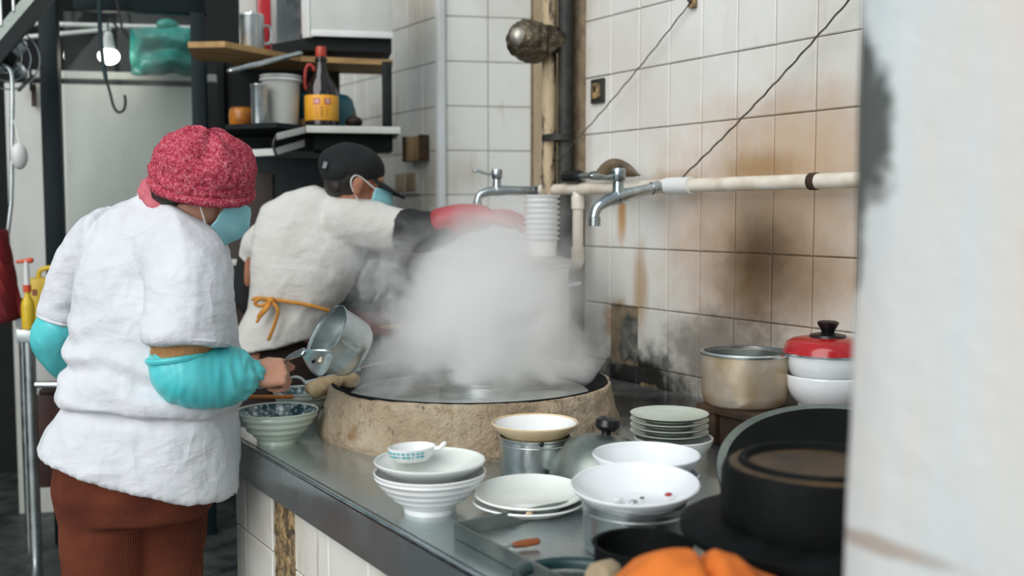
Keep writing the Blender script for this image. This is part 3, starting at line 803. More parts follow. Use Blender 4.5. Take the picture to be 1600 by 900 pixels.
# ------------------------------------------------------------------ steamer drum and stacked bowls behind the steam
pP = rfz(-.028, 3.43, COUNTER_Z)
dr = thing('steamer_drum', pP, 'big steel steamer drum standing in the steam behind the wok', 'steamer')
obj('body', G().lathe([(0, 0), (.205, 0), (.215, .01), (.218, .12), (.222, .125), (.218, .13), (.218, .30), (.223, .305), (.218, .31), (.218, .40), (.226, .405), (.226, .412), (.21, .412), (.21, .05), (0, .04)], 72, Matrix.Translation(pP)), M_STEEL, dr)
obj('lid', G().lathe([(.228, .412), (.228, .424), (.20, .434), (.10, .438), (0, .438), (0, .430), (.22, .414)], 72, Matrix.Translation(pP)), M_ALU, dr)
for s_ in (-1, 1):
    obj('handle', G().tube([pP + RIGHT * (s_ * .218) + V((0, 0, .34)) - FWD * .05, pP + RIGHT * (s_ * .25) + V((0, 0, .345)) - FWD * .03, pP + RIGHT * (s_ * .25) + V((0, 0, .345)) + FWD * .03, pP + RIGHT * (s_ * .218) + V((0, 0, .34)) + FWD * .05], .007, 10, smooth=5), M_STEEL, dr)
pQ = rfz(.098, 3.40, COUNTER_Z + .4385)
for k in range(9):
    o = obj('stacked_cup', G().lathe([(0, .002), (.04, .002), (.041, 0), (.046, 0), (.052, .05), (.060, .056), (.062, .060), (.058, .061), (.050, .052), (.044, .006), (0, .006)], 40), M_CERAMIC, None, local=True, loc=pQ + V((0, 0, .0175 * k)))
    tag(o, 'white cup, %s of the stack on the steamer drum' % ('lowest', 'second from the bottom', 'third from the bottom', 'fourth from the bottom', 'middle one', 'fourth from the top', 'third from the top', 'second from the top', 'topmost')[k], 'cup', 'white cups stacked on the steamer drum')
# ------------------------------------------------------------------ pipes, taps and wires on the right wall
PX_ = 2.185
def pw(px, py, x=PX_): return onx(px, py, x)
a0, a1 = pw(846, 296), pw(1334, 291); a1.z = a0.z = CAM_H + .085
wp = thing('water_pipe', a1, 'grimy cream plastic water pipe running along the tiled wall above the stove', 'pipe')
obj('pipe_run', G().tube([a0, a1 + V((0, -.9, 0))], .021, 20), M_PVC, wp)
tee = pw(1062, 300); tee.z = a0.z
obj('tee_fitting', G().tube([tee + V((0, .055, 0)), tee + V((0, -.055, 0))], .027, 20, cap=True), M_WHITEBEAD, wp)
obj('tee_collar', G().tube([tee + V((0, .058, 0)), tee + V((0, .072, 0))], .0245, 20, cap=True), M_PVC, wp)
cp = pw(1272, 292); cp.z = a0.z
obj('coupling', G().tube([cp + V((0, .012, 0)), cp + V((0, -.012, 0))], .0235, 20, cap=True), M_WOODDARK, wp)
d0 = pw(903, 300); d0.z = a0.z; d1 = d0.copy(); d1.z = at(903, 408, (d0.dot(FWD))).z
obj('drop_pipe', G().tube([d0, d0 + V((0, 0, -.05)), d1], .019, 18), M_PVC, wp)
obj('drop_collar', G().tube([d0 + V((0, 0, -.024)), d0 + V((0, 0, -.07))], .0235, 18, cap=True), M_PVC, wp)
obj('elbow', G().tube([d1 + V((0, 0, .05)), d1 + V((0, 0, .005)), d1 + V((0, .015, -.012)), d1 + V((0, .05, -.018))], .0235, 18, cap=True, smooth=4), M_PVC, wp)
obj('return_pipe', G().tube([d1 + V((0, .03, -.018)), d1 + V((0, .42, -.018))], .019, 18), M_PVC, wp)

def tap(name, base, dirv, L, label, size=1.0, drop=.0, lever=-1):
    """wall tap: base = inlet, dirv = horizontal direction the body runs"""
    root = thing(name, base, label, 'tap'); dv = dirv.normalized(); s = size
    b = base
    e = b + dv * L + V((0, 0, -drop))
    obj('inlet', G().tube([b, b + (e - b) * .18], .015 * s, 20, cap=True), M_CHROME, root)
    obj('body', G().tube([b, b + (e - b) * .55, e], [.0125 * s, .0135 * s, .0175 * s], 20), M_CHROME, root)
    obj('spout', G().tube([e, e + dv * .03 * s + V((0, 0, -.004 * s)), e + dv * .055 * s + V((0, 0, -.014 * s)), e + dv * .064 * s + V((0, 0, -.032 * s)), e + dv * .064 * s + V((0, 0, -.042 * s))], [.017 * s, .0145 * s, .0125 * s, .0115 * s, .0125 * s], 18, cap=True, smooth=6), M_CHROME, root)
    obj('nozzle', G().lathe([(.0125 * s, 0), (.0145 * s, .001), (.0145 * s, .02 * s), (.0115 * s, .022 * s), (.010 * s, 0)], 24, Matrix.Translation(e + dv * .064 * s + V((0, 0, -.056 * s))), close=True), M_CHROME, root)
    top = e + V((0, 0, .0))
    obj('stem', G().lathe([(.014 * s, .0), (.013 * s, .025 * s), (.012 * s, .035 * s), (.0165 * s, .040 * s), (.0175 * s, .062 * s), (.015 * s, .067 * s), (0, .068 * s)], 28, Matrix.Translation(top)), M_CHROME, root)
    hv = dv if lever > 0 else -dv
    hq = root.location
    obj('lever', G().tube([top + V((0, 0, .056 * s)), top + hv * .03 * s + V((0, 0, .052 * s)), top + hv * .055 * s + V((0, 0, .060 * s)), top + hv * .07 * s + V((0, 0, .062 * s))], [.009 * s, .006 * s, .009 * s, .0095 * s], 14, flat=.55, smooth=5), M_CHROME, root)
    return root
near = tee + V((-.024, .07, -.002))
tap('water_tap', near, (at(955, 308, near.dot(FWD) - .07) - near), .15, 'large chrome lever tap at the middle of the pipe, nearer the camera', 1.32, .004, 1)
fb0 = a0 + V((-.005, .005, 0))
tap('water_tap', fb0, (at(772, 297, fb0.dot(FWD) - .05) - fb0), .165, 'smaller chrome lever tap at the far end of the pipe above the steam', 1.15, .002, 1)
# black handled valve behind the near tap
vv = pw(884, 277, 2.17)
vr = thing('stop_valve', vv, 'stop valve with a round black handle sitting on top of the cream pipe', 'valve')
vd = (pw(945, 270, 2.17) - vv); vd.z = 0
obj('valve_handle', G().tube([vv, vv + vd * .35], [.021, .0235], 20, cap=True), M_BLACKPL, vr)
obj('valve_stem', G().tube([vv + vd * .3, vv + vd * .75], .012, 16, cap=True), M_STEEL, vr)
obj('valve_body', G().tube([vv + vd * .7, vv + vd * 1.25], [.016, .021], 16), M_CHROME, vr)
# brown curved scoop lying over the pipe
q0, q1, q2 = pw(936, 272, 2.15), pw(965, 258, 2.15), pw(1000, 274, 2.15)
def scoop(u, v):
    p = q0 * ((1 - u) ** 2) + (q1 + V((0, 0, .012))) * (2 * u * (1 - u)) + q2 * u * u
    wdt = .034 * math.sin(PI * min(1, .12 + u * .9)) ** .6
    a = (v - .5) * 2.4
    return p + V((-math.cos(a) * wdt * .7, 0, math.sin(a) * wdt))
so_ = obj('brown_scoop', G().grid(scoop, 24, 14), M_BROWNSCOOP, None, loc=q1, fix=False)
so_.modifiers.new('t', 'SOLIDIFY').thickness = .004
tag(so_, 'brown curved scoop hung over the pipe behind the near chrome tap', 'scoop')

# old tarred pipe at the end of the tiled wall
vp = onx(877, 300, 2.205); vp.z = 0
op = thing('old_pipe', vp, 'old vertical pipe with flaking cream paint and black tar beside the tiled wall', 'pipe')
zl = .79
obj('pipe', G().tube([vp + V((-.03, .035, .81)), vp + V((-.03, .035, 2.78))], .027, 20, cap=True), M_OLDPIPE, op)
obj('tarred_pipe', G().tube([vp + V((0, -.022, .81)), vp + V((0, -.022, 2.78))], .028, 20, cap=True), M_TARBLK, op)
zc = at(877, 216, vp.dot(FWD)).z
obj('clamp', G().lathe([(.034, 0), (.042, .002), (.042, .024), (.034, .026)], 24, Matrix.Translation(vp + V((-.018, .006, zc - .012))) @ Matrix.Diagonal((1.15, 1.5, 1, 1)), close=True), M_TARBLK, op)
obj('clamp_bolt', G().tube([vp + V((-.02, .06, zc)), vp + V((-.02, .085, zc))], .008, 10), M_TARBLK, op)
# foil wrapped lamp sticking out of the pipe
lq = at(836, 66, vp.dot(FWD) - .03)
fl = thing('foil_lamp', lq, 'lamp head wrapped in crumpled sooty foil sticking out of the old pipe', 'lamp')
le = at(868, 62, vp.dot(FWD) - .01)
g = Geo().tube([le + V((.0, -.01, 0)), le * .4 + lq * .6, lq, lq - RIGHT * .03 - FWD * .035], [.035, .058, .068, .066], 30, smooth=7)
me = remesh(g, .005, 3)
displace(me, lambda p, n: .010 * ridged(p * 22) + .004 * noise.noise(p * 60))
robj('foil_wrap', me, M_FOIL, fl)
obj('bulb_face', G().ball(lq - RIGHT * .058 - FWD * .082 + V((0, 0, .004)), (.032, .032, .034)), M_ALU, fl)
obj('bracket', G().tube([le, le + V((.03, 0, .03)), le + V((.04, 0, .1))], .014, 12), M_TARBLK, fl)
# wires
def wire(p0, p1, sag, label, r=.0022):
    pts = []
    for i in range(41):
        t = i / 40; p = p0.lerp(p1, t); p = p + V((0, 0, -sag * 4 * t * (1 - t)))
        a = i * 1.9; pts.append(p + V((0, math.cos(a) * .0018, math.sin(a) * .0018)))
    tag(obj('wire', G().tube(pts, r, 7), M_WIRE, None, loc=p0), label, 'wire')
k0, k1 = onx(1080, 2, 2.235), pw(845, 277, 2.16)
wire(k1, k0, .02, 'thin twisted wire from the wall hook down to the far tap')
k2 = onx(1330, -4, 2.2); k3 = pw(1056, 286, 2.18)
wire(k3, k2, .015, 'thicker twisted wire slanting from the pipe tee up past the column', .0028)
hk = thing('wall_hook', k0, 'small rusty hook in the tiles at the upper end of the thin wire', 'hook')
obj('hook_plate', G().box(k0 + V((.006, 0, .0)), (.01, .03, .04), bev=.003), M_CEMENT, hk)
obj('hook_pin', G().tube([k0 + V((.01, 0, 0)), k0 + V((-.012, 0, 0)), k0 + V((-.016, 0, .014))], .004, 8), M_WIRE, hk)
# socket
sk = onx(932, 142, 2.238)
so2 = thing('wall_socket', sk, 'small corroded socket box on the white tiles', 'socket')
obj('plate', G().box(sk + V((.006, 0, 0)), (.012, .072, .085), bev=.004), M_TARBLK, so2)
obj('cover', G().box(sk + V((-.003, 0, 0)), (.012, .042, .055), bev=.006), M_CEMENT, so2)
obj('slot', G().box(sk + V((-.0095, 0, .006)), (.003, .008, .02)), M_BLACKPL, so2)

# ------------------------------------------------------------------ background: frame, window, boards (parallel to the slanted back)
def bgp(px, py, d):          # d is the depth at the image centre column of the slanted plane
    f, r, z = ray(px, py)
    k = d / (f - r * .183 / .983)
    return RIGHT * (r * k) + FWD * (f * k) + V((0, 0, CAM_H + z * k))
def bgbox(g, px0, px1, py0, py1, d, dep, bev=0):
    a = bgp(px0, py1, d); b = bgp(px1, py1, d); c = bgp((px0 + px1) / 2, py0, d)
    wv = BX * (b - a).dot(BX); hv = UP * (c.z - a.z)
    a = V((a.x, a.y, (a.z + b.z) / 2))
    return g.obox(a, wv, BY * dep, hv, bev)
D1 = 4.55
# white board behind the glass
wbd = thing('white_board', bgp(180, 700, D1 + .5), 'tall worn white painted board standing behind the glazed dark green frame', 'board')
obj('panel', bgbox(G(), 36, 335, 122, 960, D1 + .5, .04, .004), M_WHITEPANEL, wbd)
obj('top_edge', bgbox(G(), 34, 337, 116, 124, D1 + .49, .06), M_WHITEPANEL, wbd)
fr = thing('glazed_frame', bgp(220, 960, D1), 'dark green steel frame with a glass pane behind the woman in the red hat', 'frame')
obj('post', bgbox(G(), 90, 118, -60, 980, D1, .06, .004), M_FRAME, fr)
obj('post', bgbox(G(), 318, 340, -60, 980, D1, .06, .004), M_FRAME, fr)
obj('top_rail', bgbox(G(), 114, 322, -22, 18, D1, .06, .004), M_FRAME, fr)
obj('bottom_rail', bgbox(G(), 114, 322, 640, 690, D1, .06, .004), M_FRAME, fr)
obj('glass_pane', bgbox(G(), 117, 320, 18, 642, D1 + .03, .004), M_GLASS, fr)
# teal bag and lit lamp behind the glass
def bagfn(u, v):
    p = bgp(205 + 105 * u - 18 * (1 - u) * v * .0, 44 + 72 * v, D1 + .38)
    wv = .06 * noise.noise(V((u * 3, v * 3, 1))) - .06 * math.sin(PI * u) * math.sin(PI * v)
    return p + BY * wv + V((0, 0, .02 * noise.noise(V((u * 4, 0, 7)))))
bg_ = thing('plastic_bag', bgp(258, 116, D1 + .4), 'teal plastic bag hanging above the white board behind the glass', 'bag')
o = obj('bag_front', Geo().grid(bagfn, 30, 24), M_TEALBAG, bg_, fix=False); o.modifiers.new('t', 'SOLIDIFY').thickness = .006
obj('bag_knot', G().ball(bgp(262, 40, D1 + .38), (.05, .03, .03)), M_TEALBAG, bg_)
lmp = thing('lit_lamp', bgp(168, 92, D1 + .35), 'glaring lit lamp behind the upper part of the glass pane', 'lamp')
lpc = bgp(170, 88, D1 + .35)
obj('bulb', G().ball(lpc, (.045, .045, .036)), M_LAMP, lmp)
obj('bulb_neck', G().tube([lpc + V((0, 0, .03)), lpc + V((0, 0, .09))], [.03, .02], 14), M_CERAMIC, lmp)
obj('cord', G().tube([lpc + V((0, 0, .09)), V((lpc.x, lpc.y, 2.74))], .004, 8), M_BLACKPL, lmp)
# horizontal rails behind
for (py0, py1, lb) in ((36, 44, 'upper pale rail crossing the dark room behind the frame'), (60, 46, 'lower pale rail slanting behind the frame at upper left')):
    p0 = bgp(22, py0, D1 + .72); p1 = bgp(312 if py0 < 50 else 170, py1, D1 + .72)
    tag(obj('pale_rail', G().tube([p0, p1], .011, 10), M_WHITEBEAD, None, loc=p0), lb, 'rail')
# hook hanging in front of the glass
h0 = bgp(157, -40, D1 - .12)
pts = [bgp(x, y, D1 - .12) for x, y in ((155, -40), (156, 40), (160, 90), (165, 120), (172, 145), (177, 165), (184, 175), (193, 172), (196, 160), (195, 150))]
hkk = thing('meat_hook', pts[0], 'thin black iron hook on a cord hanging in front of the glass', 'hook')
obj('hook_wire', G().tube(pts[2:], .0055, 10, smooth=5), M_BLACKPL, hkk)
obj('cord', G().tube(pts[:4], .009, 10, smooth=4), M_HOSE, hkk)
obj('cord_end', G().tube([bgp(163, 100, D1 - .12), bgp(165, 124, D1 - .12)], .006, 8), M_HOSE, hkk)
pts = [bgp(x, y, D1 - .1) for x, y in ((175, -30), (188, 30), (190, 46), (184, 44), (174, 30))]
tag(obj('small_hook', G().tube(pts, .005, 8, smooth=4), M_BLACKPL, None, loc=pts[0]), 'small bent black hook to the right of the long hanging hook', 'hook')

# left edge clutter
D2 = 4.2
gb = thing('roof_girder', bgp(20, 40, D2), 'grey steel girder slanting across the upper left corner', 'girder')
gp0, gp1 = bgp(-190, 286, D2), bgp(240, -219, D2)
dv = (gp1 - gp0)
nv = dv.normalized().cross(BY).normalized()
obj('flange', G().obox(gp0, dv, BY * .05, nv * .035), M_WOKSTEEL, gb, smooth=False)
obj('web', G().obox(gp0 + nv * -.05, dv, BY * .02, nv * .05), M_DARKSTEEL, gb, smooth=False)
for k in range(5):
    q = gp0 + dv * (.42 + .045 * k)
    obj('bar', G().tube([q + nv * .03, q + nv * .03 + V((0, 0, .16))], .006, 8), M_STEEL, gb)
fan = bgp(12, 92, D2 + .1)
fn_ = thing('wall_fan', fan, 'round grey wire fan fixed in the dark at the left edge', 'fan')
RT = Matrix((BX, UP, -BY)).transposed().to_4x4()
for rr in (.115, .085, .055):
    obj('guard_ring', G().tube([fan + BX * (rr * math.cos(a)) + UP * (rr * math.sin(a)) - BY * .04 * (1 - rr / .13) for a in [2 * PI * i / 36 for i in range(37)]], .003, 6), M_STEEL, fn_)
for k in range(4):
    a = PI / 4 + PI / 2 * k
    obj('blade', G().ball(fan + BX * (.05 * math.cos(a)) + UP * (.05 * math.sin(a)), (.045, .026, .006), (Matrix((BX, UP, -BY)).transposed() @ Matrix.Rotation(a, 3, 'Z') @ Matrix.Rotation(.4, 3, 'X')), n=8), M_STEEL, fn_)
obj('motor', G().tube([fan + BY * .005, fan + BY * .08], .035, 16), M_DARKSTEEL, fn_)
pts = [bgp(x, y, D2 + .05) for x, y in ((2, 102), (14, 108), (19, 128), (19, 200), (18, 300), (16, 330), (10, 380), (6, 410))]
tag(obj('conduit', G().tube(pts, .0085, 10, smooth=5), M_STEEL, None, loc=pts[0]), 'thin pale conduit bending down the left edge of the picture', 'conduit')
bk = bgp(48, 130, D1 + .45)
bkt = thing('rusty_bracket', bk, 'rusty bracket screwed near the top left corner of the white board', 'bracket')
obj('arm', G().tube([bk + V((0, 0, .10)), bk, bk + V((0, 0, -.03))], .006, 8), M_DARKSTEEL, bkt)
obj('strut', G().tube([bk + V((0, 0, .03)) + BX * .01, bk - BX * .05 + V((0, 0, -.03))], .009, 8), M_DARKSTEEL, bkt)
obj('plate', G().obox(bk - BX * .005 + V((0, 0, -.1)) + BY * .02, BX * .02, BY * .01, UP * .1), M_WOODDARK, bkt)
# hanging dark red garment at left edge
M_CRIMSON = pm('dark_red_fabric', '#7c1219', '#5a0d12', 5, .9, bump=.2, bscale=60)
def garment(u, v):
    p = bgp(-45 + 86 * u, 360 + 132 * v + 30 * (1 - u) * v, D2 - .1)
    edge = max(0, (1 - v) * (u - .45)) * .17
    return p - BX * edge + BY * (.035 * math.sin(u * 14 + v * 2))
o = obj('hanging_garment', Geo().grid(garment, 28, 20), M_CRIMSON, None, loc=bgp(0, 480, D2 - .1), fix=False); o.modifiers.new('t', 'SOLIDIFY').thickness = .02
tag(o, 'dark red garment hanging in the dark at the left edge', 'garment')
hz = bgp(28, 240, D2)
hb = thing('hanging_bag', hz, 'small white bag hanging beside the left edge of the white board', 'bag')
obj('bag_body', G().ball(bgp(30, 244, D2), (.03, .03, .05)), M_WHITEBEAD, hb)
obj('strap', G().tube([bgp(31, 226, D2), bgp(25, 200, D2 + .04), bgp(20, 180, D2 + .05)], .003, 8, smooth=4), M_WHITEBEAD, hb)

# side table with yellow jug and spray bottle
tt = thing('side_table', bgp(70, 880, 4.05), 'grey steel side table with tubular legs behind the woman at the left', 'table')
D3 = 4.02
obj('table_top', bgbox(G(), 26, 200, 512, 534, D3, .5, .004), M_STEEL, tt)
obj('back_panel', bgbox(G(), 24, 44, 466, 512, D3 + .2, .02, .002), M_STEEL, tt)
def fl_(px, py0, d, r=.018):
    p = bgp(px, py0, d); return [p, V((p.x, p.y, .002))]
obj('leg', G().tube(fl_(45, 530, D3 + .03), .0215, 14, cap=True), M_STEEL, tt)
obj('leg', G().tube(fl_(190, 530, D3 + .03), .0215, 14, cap=True), M_STEEL, tt)
obj('leg', G().tube(fl_(38, 530, D3 + .42), .0215, 14, cap=True), M_STEEL, tt)
obj('stretcher', G().tube([bgp(46, 601, D3 + .03), bgp(190, 601, D3 + .03)], .013, 12), M_STEEL, tt)
M_BROWNBOX = pm('dark_red_brown_panel', '#3d1710', '#1e0d0a', 6, .6)
ub = thing('brown_crate', bgp(110, 720, D3 + .3), 'dark red-brown crate under the steel side table', 'crate')
obj('crate_body', bgbox(G(), 62, 180, 612, 760, D3 + .15, .3, .006), M_BROWNBOX, ub)
obj('crate_rim', bgbox(G(), 60, 182, 606, 614, D3 + .14, .32, .003), M_BROWNBOX, ub)
obj('white_tub_front', bgbox(G(), 68, 150, 546, 600, D3 + .25, .2, .01), M_WHITEPANEL, ub)
M_YELLOW = pm('yellow_plastic', '#d9bb2e', '#c9a622', 6, .4)
jz = bgp(70, 511, D3 + .05)
jg = thing('yellow_jug', jz, 'yellow plastic jug with a loop handle on the side table', 'jug')
obj('jug_body', bgbox(G(), 42, 101, 434, 511, D3 + .08, .1, .016), M_YELLOW, jg)
hp = [bgp(x, y, D3 + .13) for x, y in ((60, 436), (62, 424), (72, 419), (88, 419), (98, 424), (98, 438))]
obj('loop_handle', G().tube(hp, .009, 10, smooth=5), M_YELLOW, jg)
M_FIG = pm('printed_figures', '#a8562f', '#7a4a30', 40, .5)
for (x0, x1, y0, y1) in ((76, 86, 450, 470), (64, 70, 462, 480), (82, 92, 474, 496), (50, 58, 452, 462)):
    obj('printed_figure', bgbox(G(), x0, x1, y0, y1, D3 + .0785, .002), M_FIG, jg)
sb = bgp(47, 511, D3 + .02)
sb = V((sb.x, sb.y, jz.z))
M_ORPL = pm('orange_red_plastic', '#d2502e', '#c14326', 5, .35)
spb = thing('spray_bottle', sb, 'pale spray bottle with orange-red trigger in front of the yellow jug', 'bottle')
obj('bottle', G().lathe([(0, 0), (.022, 0), (.023, .08), (.020, .10), (.010, .12), (.010, .135)], 24, Matrix.Translation(sb - BY * .02)), M_YELLOW, spb)
obj('collar', G().lathe([(0, .135), (.014, .135), (.014, .16), (0, .16)], 20, Matrix.Translation(sb - BY * .02)), M_ORPL, spb)
obj('neck', G().lathe([(0, .16), (.011, .16), (.010, .20), (.008, .25), (0, .25)], 20, Matrix.Translation(sb - BY * .02)), M_WHITEBEAD, spb)
obj('trigger', G().tube([sb - BY * .02 - BX * .032 + V((0, 0, .243)), sb - BY * .02 + BX * .016 + V((0, 0, .248))], [.005, .01], 12), M_ORPL, spb)
# drain board on the floor, left
db = bgp(-10, 880, 3.0); db.z = 0
dbt = thing('drain_grate', db, 'wet grey drain board with studs on the floor at lower left', 'grate')
obj('board', G().obox(db + V((0, 0, .005)) - BX * .25, BX * .3, BY * .9, UP * .03), M_STEEL, dbt, smooth=False)
for k in range(6):
    obj('stud', G().lathe([(0, .03), (.014, .03), (.012, .042), (0, .044)], 14, Matrix.Translation(db + BX * .02 + BY * (.1 + .14 * k) + V((0, 0, .005)))), M_STEEL, dbt)

# ------------------------------------------------------------------ shelves on the back
D4 = 4.35
su = thing('wooden_shelf', bgp(460, 90, D4), 'worn wooden upper shelf with a grey angle bracket above the man', 'shelf')
def polyboard(pts, z0, z1):
    return Geo().prism([(p.x, p.y) for p in pts], z0, z1)
zU = bgp(400, 82, D4).z
up_pts = [bgp(294, 96, D4 - .22), bgp(352, 92, D4 - .26), bgp(470, 92, D4 + .06), bgp(614, 92, D4 + .1), bgp(614, 92, D4) + BY * .40, bgp(362, 92, D4) + BY * .40, bgp(358, 92, D4) + BY * .15, bgp(300, 92, D4) + BY * .12]
obj('board', polyboard(up_pts, zU - .022, zU), M_SHELFWOOD, su, smooth=False)
br0, br1 = bgp(362, 110, D4 - .33), bgp(466, 84, D4 - .02)
obj('angle_bracket', G().tube([br0, br1], .02, 8, flat=.5), M_STEEL, su)
obj('shelf_post', bgbox(G(), 598, 613, 96, 200, D4 + .0, .03, .003), M_DARKSTEEL, su)
obj('shelf_post', bgbox(G(), 342, 352, 96, 215, D4 + .3, .03, .003), M_DARKSTEEL, su)
sl_ = thing('white_edged_shelf', bgp(500, 210, D4), 'lower shelf with a white front edge carrying the sauce bottle', 'shelf')
zL = bgp(500, 200, D4).z
lp = [bgp(352, 200, D4 - .12), bgp(432, 200, D4 - .26), bgp(478, 200, D4 - .14), bgp(626, 200, D4 - .14), bgp(626, 200, D4) + BY * .3, bgp(352, 200, D4) + BY * .3]
obj('board', polyboard(lp, zL - .02, zL - .002), M_DARKSTEEL, sl_, smooth=False)
obj('white_edge', bgbox(G(), 478, 626, 198, 208, D4 - .155, .015, .003), M_WHITEPANEL, sl_)
e0, e1 = bgp(432, 214, D4 - .275), bgp(477, 203, D4 - .155)
obj('white_edge', G().obox(e0 - UP * .012, e1 - e0, BY * .015, UP * .026, .003), M_WHITEPANEL, sl_)
e0, e1 = bgp(392, 240, D4 - .13), bgp(430, 238, D4 - .17)
obj('under_rail', G().obox(e0 - UP * .012, e1 - e0, BY * .015, UP * .028, .003), M_WHITEPANEL, sl_)
e0, e1 = bgp(430, 238, D4 - .17), bgp(476, 224, D4 - .03)
obj('under_rail', G().obox(e0 - UP * .012, e1 - e0, BY * .015, UP * .028, .003), M_WHITEPANEL, sl_)
obj('wire_tie', G().tube([bgp(x, y, D4 - .19) for x, y in ((436, 206), (430, 216), (427, 228), (431, 242))], .005, 8, smooth=4), M_BLACKPL, sl_)
obj('dark_underframe', bgbox(G(), 490, 614, 210, 236, D4 + .02, .2, .004), M_DARKSTEEL, sl_)
obj('back_plate', bgbox(G(), 352, 532, 100, 236, D4 + .34, .01), M_DARKSTEEL, sl_)
hood = thing('dark_cabinet', bgp(470, 300, D4 + .15), 'dark steel cabinet in the shade under the lower shelf', 'cabinet')
obj('cabinet_body', bgbox(G(), 348, 596, 244, 560, D4 + .18, .3, .005), pm('dark_teal_steel', '#0d1517', '#131d1f', 5, .55, spec=.25), hood)
obj('cabinet_door', bgbox(G(), 352, 430, 270, 520, D4 + .165, .015, .003), pm('dark_brown_door', '#231a14', '#31251c', 5, .5), hood)
obj('door_rail', bgbox(G(), 336, 388, 405, 415, D4 + .12, .02, .004), M_WHITEPANEL, hood)

# appliance on top
wc = thing('white_cabinet', bgp(520, 60, D4), 'white enamelled cabinet with a grey end standing on the upper shelf', 'cabinet')
obj('front_panel', bgbox(G(), 486, 614, -60, 56, D4 + .08, .012, .006), M_WHITEPANEL, wc)
obj('housing', bgbox(G(), 488, 612, -62, 56, D4 + .092, .28, .004), M_WHITEPANEL, wc)
es0 = bgp(484, 58, D4 + .085); es1 = bgp(424, 70, D4 + .30)
obj('grey_end', G().obox(V((es0.x, es0.y, es0.z)), V((es1.x - es0.x, es1.y - es0.y, 0)), BX * .012, UP * .33), M_STEEL, wc, smooth=False)
ev = V((es1.x - es0.x, es1.y - es0.y, 0))
obj('end_frame', G().obox(V((es0.x, es0.y, es0.z)) - BX * .004, ev * .18, BX * .01, UP * .33, .002), M_WHITEBEAD, wc)
obj('end_frame', G().obox(V((es0.x, es0.y, es0.z)) - BX * .004 + ev * .85, ev * .18, BX * .01, UP * .33, .002), M_WHITEBEAD, wc)
obj('base_frame', bgbox(G(), 470, 612, 57, 80, D4 + .12, .2), M_DARKSTEEL, wc)
obj('front_trim', bgbox(G(), 486, 614, 50, 58, D4 + .076, .01, .003), M_WHITEBEAD, wc)

# things on the shelves
def jar(name, px, py, d, prof, mat, label, cat, z=None):
    p = bgp(px, py, d); p.z = z if z is not None else p.z
    root = thing(name, p, label, cat)
    obj('body', G().lathe(prof, 40), mat, root, local=True); return root
mm = .00272
mg = jar('steel_mug', 394, 80, D4 - .05, [(0, 0), (.046, 0), (.048, .004), (.048, .128), (.050, .132), (.046, .132), (.045, .004), (0, .006)], M_STEEL, 'steel mug standing at the left of the upper shelf', 'mug', zU)
obj('lid', G().lathe([(.049, .132), (.046, .139), (.01, .142), (.009, .152), (0, .154), (0, .132)], 32), M_STEEL, mg, local=True)
obj('handle', G().tube([(.047, 0, .10), (.075, 0, .095), (.075, 0, .04), (.047, 0, .03)], .006, 8, smooth=5), M_STEEL, mg, local=True)
rc = thing('red_packet', bgp(414, 78, D4 + .1), 'red packet standing behind the steel mug on the upper shelf', 'packet')
obj('packet', bgbox(G(), 403, 424, -20, 80, D4 + .08, .06, .006), M_RED, rc)
obj('fold', bgbox(G(), 404, 423, -34, -20, D4 + .10, .02, .004), M_RED, rc)
pp = thing('paper_sheaf', bgp(385, 78, D4 + .16), 'pale paper packet leaning behind the steel mug', 'packet')
obj('sheet', bgbox(G(), 375, 402, -30, 82, D4 + .15, .03, .004), M_WHITEPANEL, pp)
obj('sheet_flap', bgbox(G(), 380, 400, -40, -28, D4 + .155, .02), M_WHITEPANEL, pp)
bk_ = jar('plastic_bucket', 440, 205, D4 - .04, [(0, 0), (.062, 0), (.066, .004), (.076, .19), (.082, .192), (.082, .20), (.074, .20), (.072, .19), (.06, .006), (0, .006)], M_WHITEPANEL, 'off-white plastic bucket standing on the lower shelf', 'bucket', zL)
obj('rim', G().lathe([(.076, .175), (.084, .178), (.084, .186), (.077, .188)], 40, close=True), M_WHITEBEAD, bk_, local=True)
tb = thing('teal_basin', bgp(503, 198, D4 + .12), 'teal plastic basin turned upside down behind the sauce bottle', 'basin')
M_TEALB = pm('teal_plastic', '#1c5f6b', '#15505a', 5, .3)
tbp = bgp(503, 198, D4 + .17); tbp.z = zL
tb.location = tbp
obj('shell', G().lathe([(.165, 0), (.170, .004), (.168, .016), (.158, .018), (.148, .09), (.135, .135), (.115, .152), (0, .155), (0, .150), (.11, .147), (.13, .13), (.143, .09), (.155, .0)], 56, Matrix.Diagonal((1, .75, 1, 1))), M_TEALB, tb, local=True)
obj('rolled_rim', G().lathe([(.16, 0), (.174, .002), (.174, .014), (.16, .016)], 56, Matrix.Diagonal((1, .75, 1, 1)), close=True), M_TEALB, tb, local=True)
cn = jar('steel_canister', 406, 213, D4 - .15, [(0, 0), (.030, 0), (.031, .004), (.031, .142), (.034, .146), (.034, .152), (.029, .152), (.028, .01), (0, .008)], M_STEEL, 'narrow steel canister at the left end of the lower shelf', 'canister', zL)
obj('seam', G().lathe([(.031, .07), (.0325, .072), (.031, .074)], 32), M_STEEL, cn, local=True)
M_ORGLZ = pm('amber_glaze', '#c47a22', '#6d3d12', 8, .3)
oj = jar('amber_jar', 379, 212, D4 - .0, [(0, 0), (.044, 0), (.05, .01), (.052, .05), (.048, .07), (.044, .074), (.04, .074), (.044, .05), (.04, .01), (0, .008)], M_ORGLZ, 'squat amber brown jar next to the narrow steel canister', 'jar', zL)
obj('dark_lip', G().lathe([(.044, .072), (.046, .078), (.041, .078), (.04, .072)], 32, close=True), M_WOODDARK, oj, local=True)
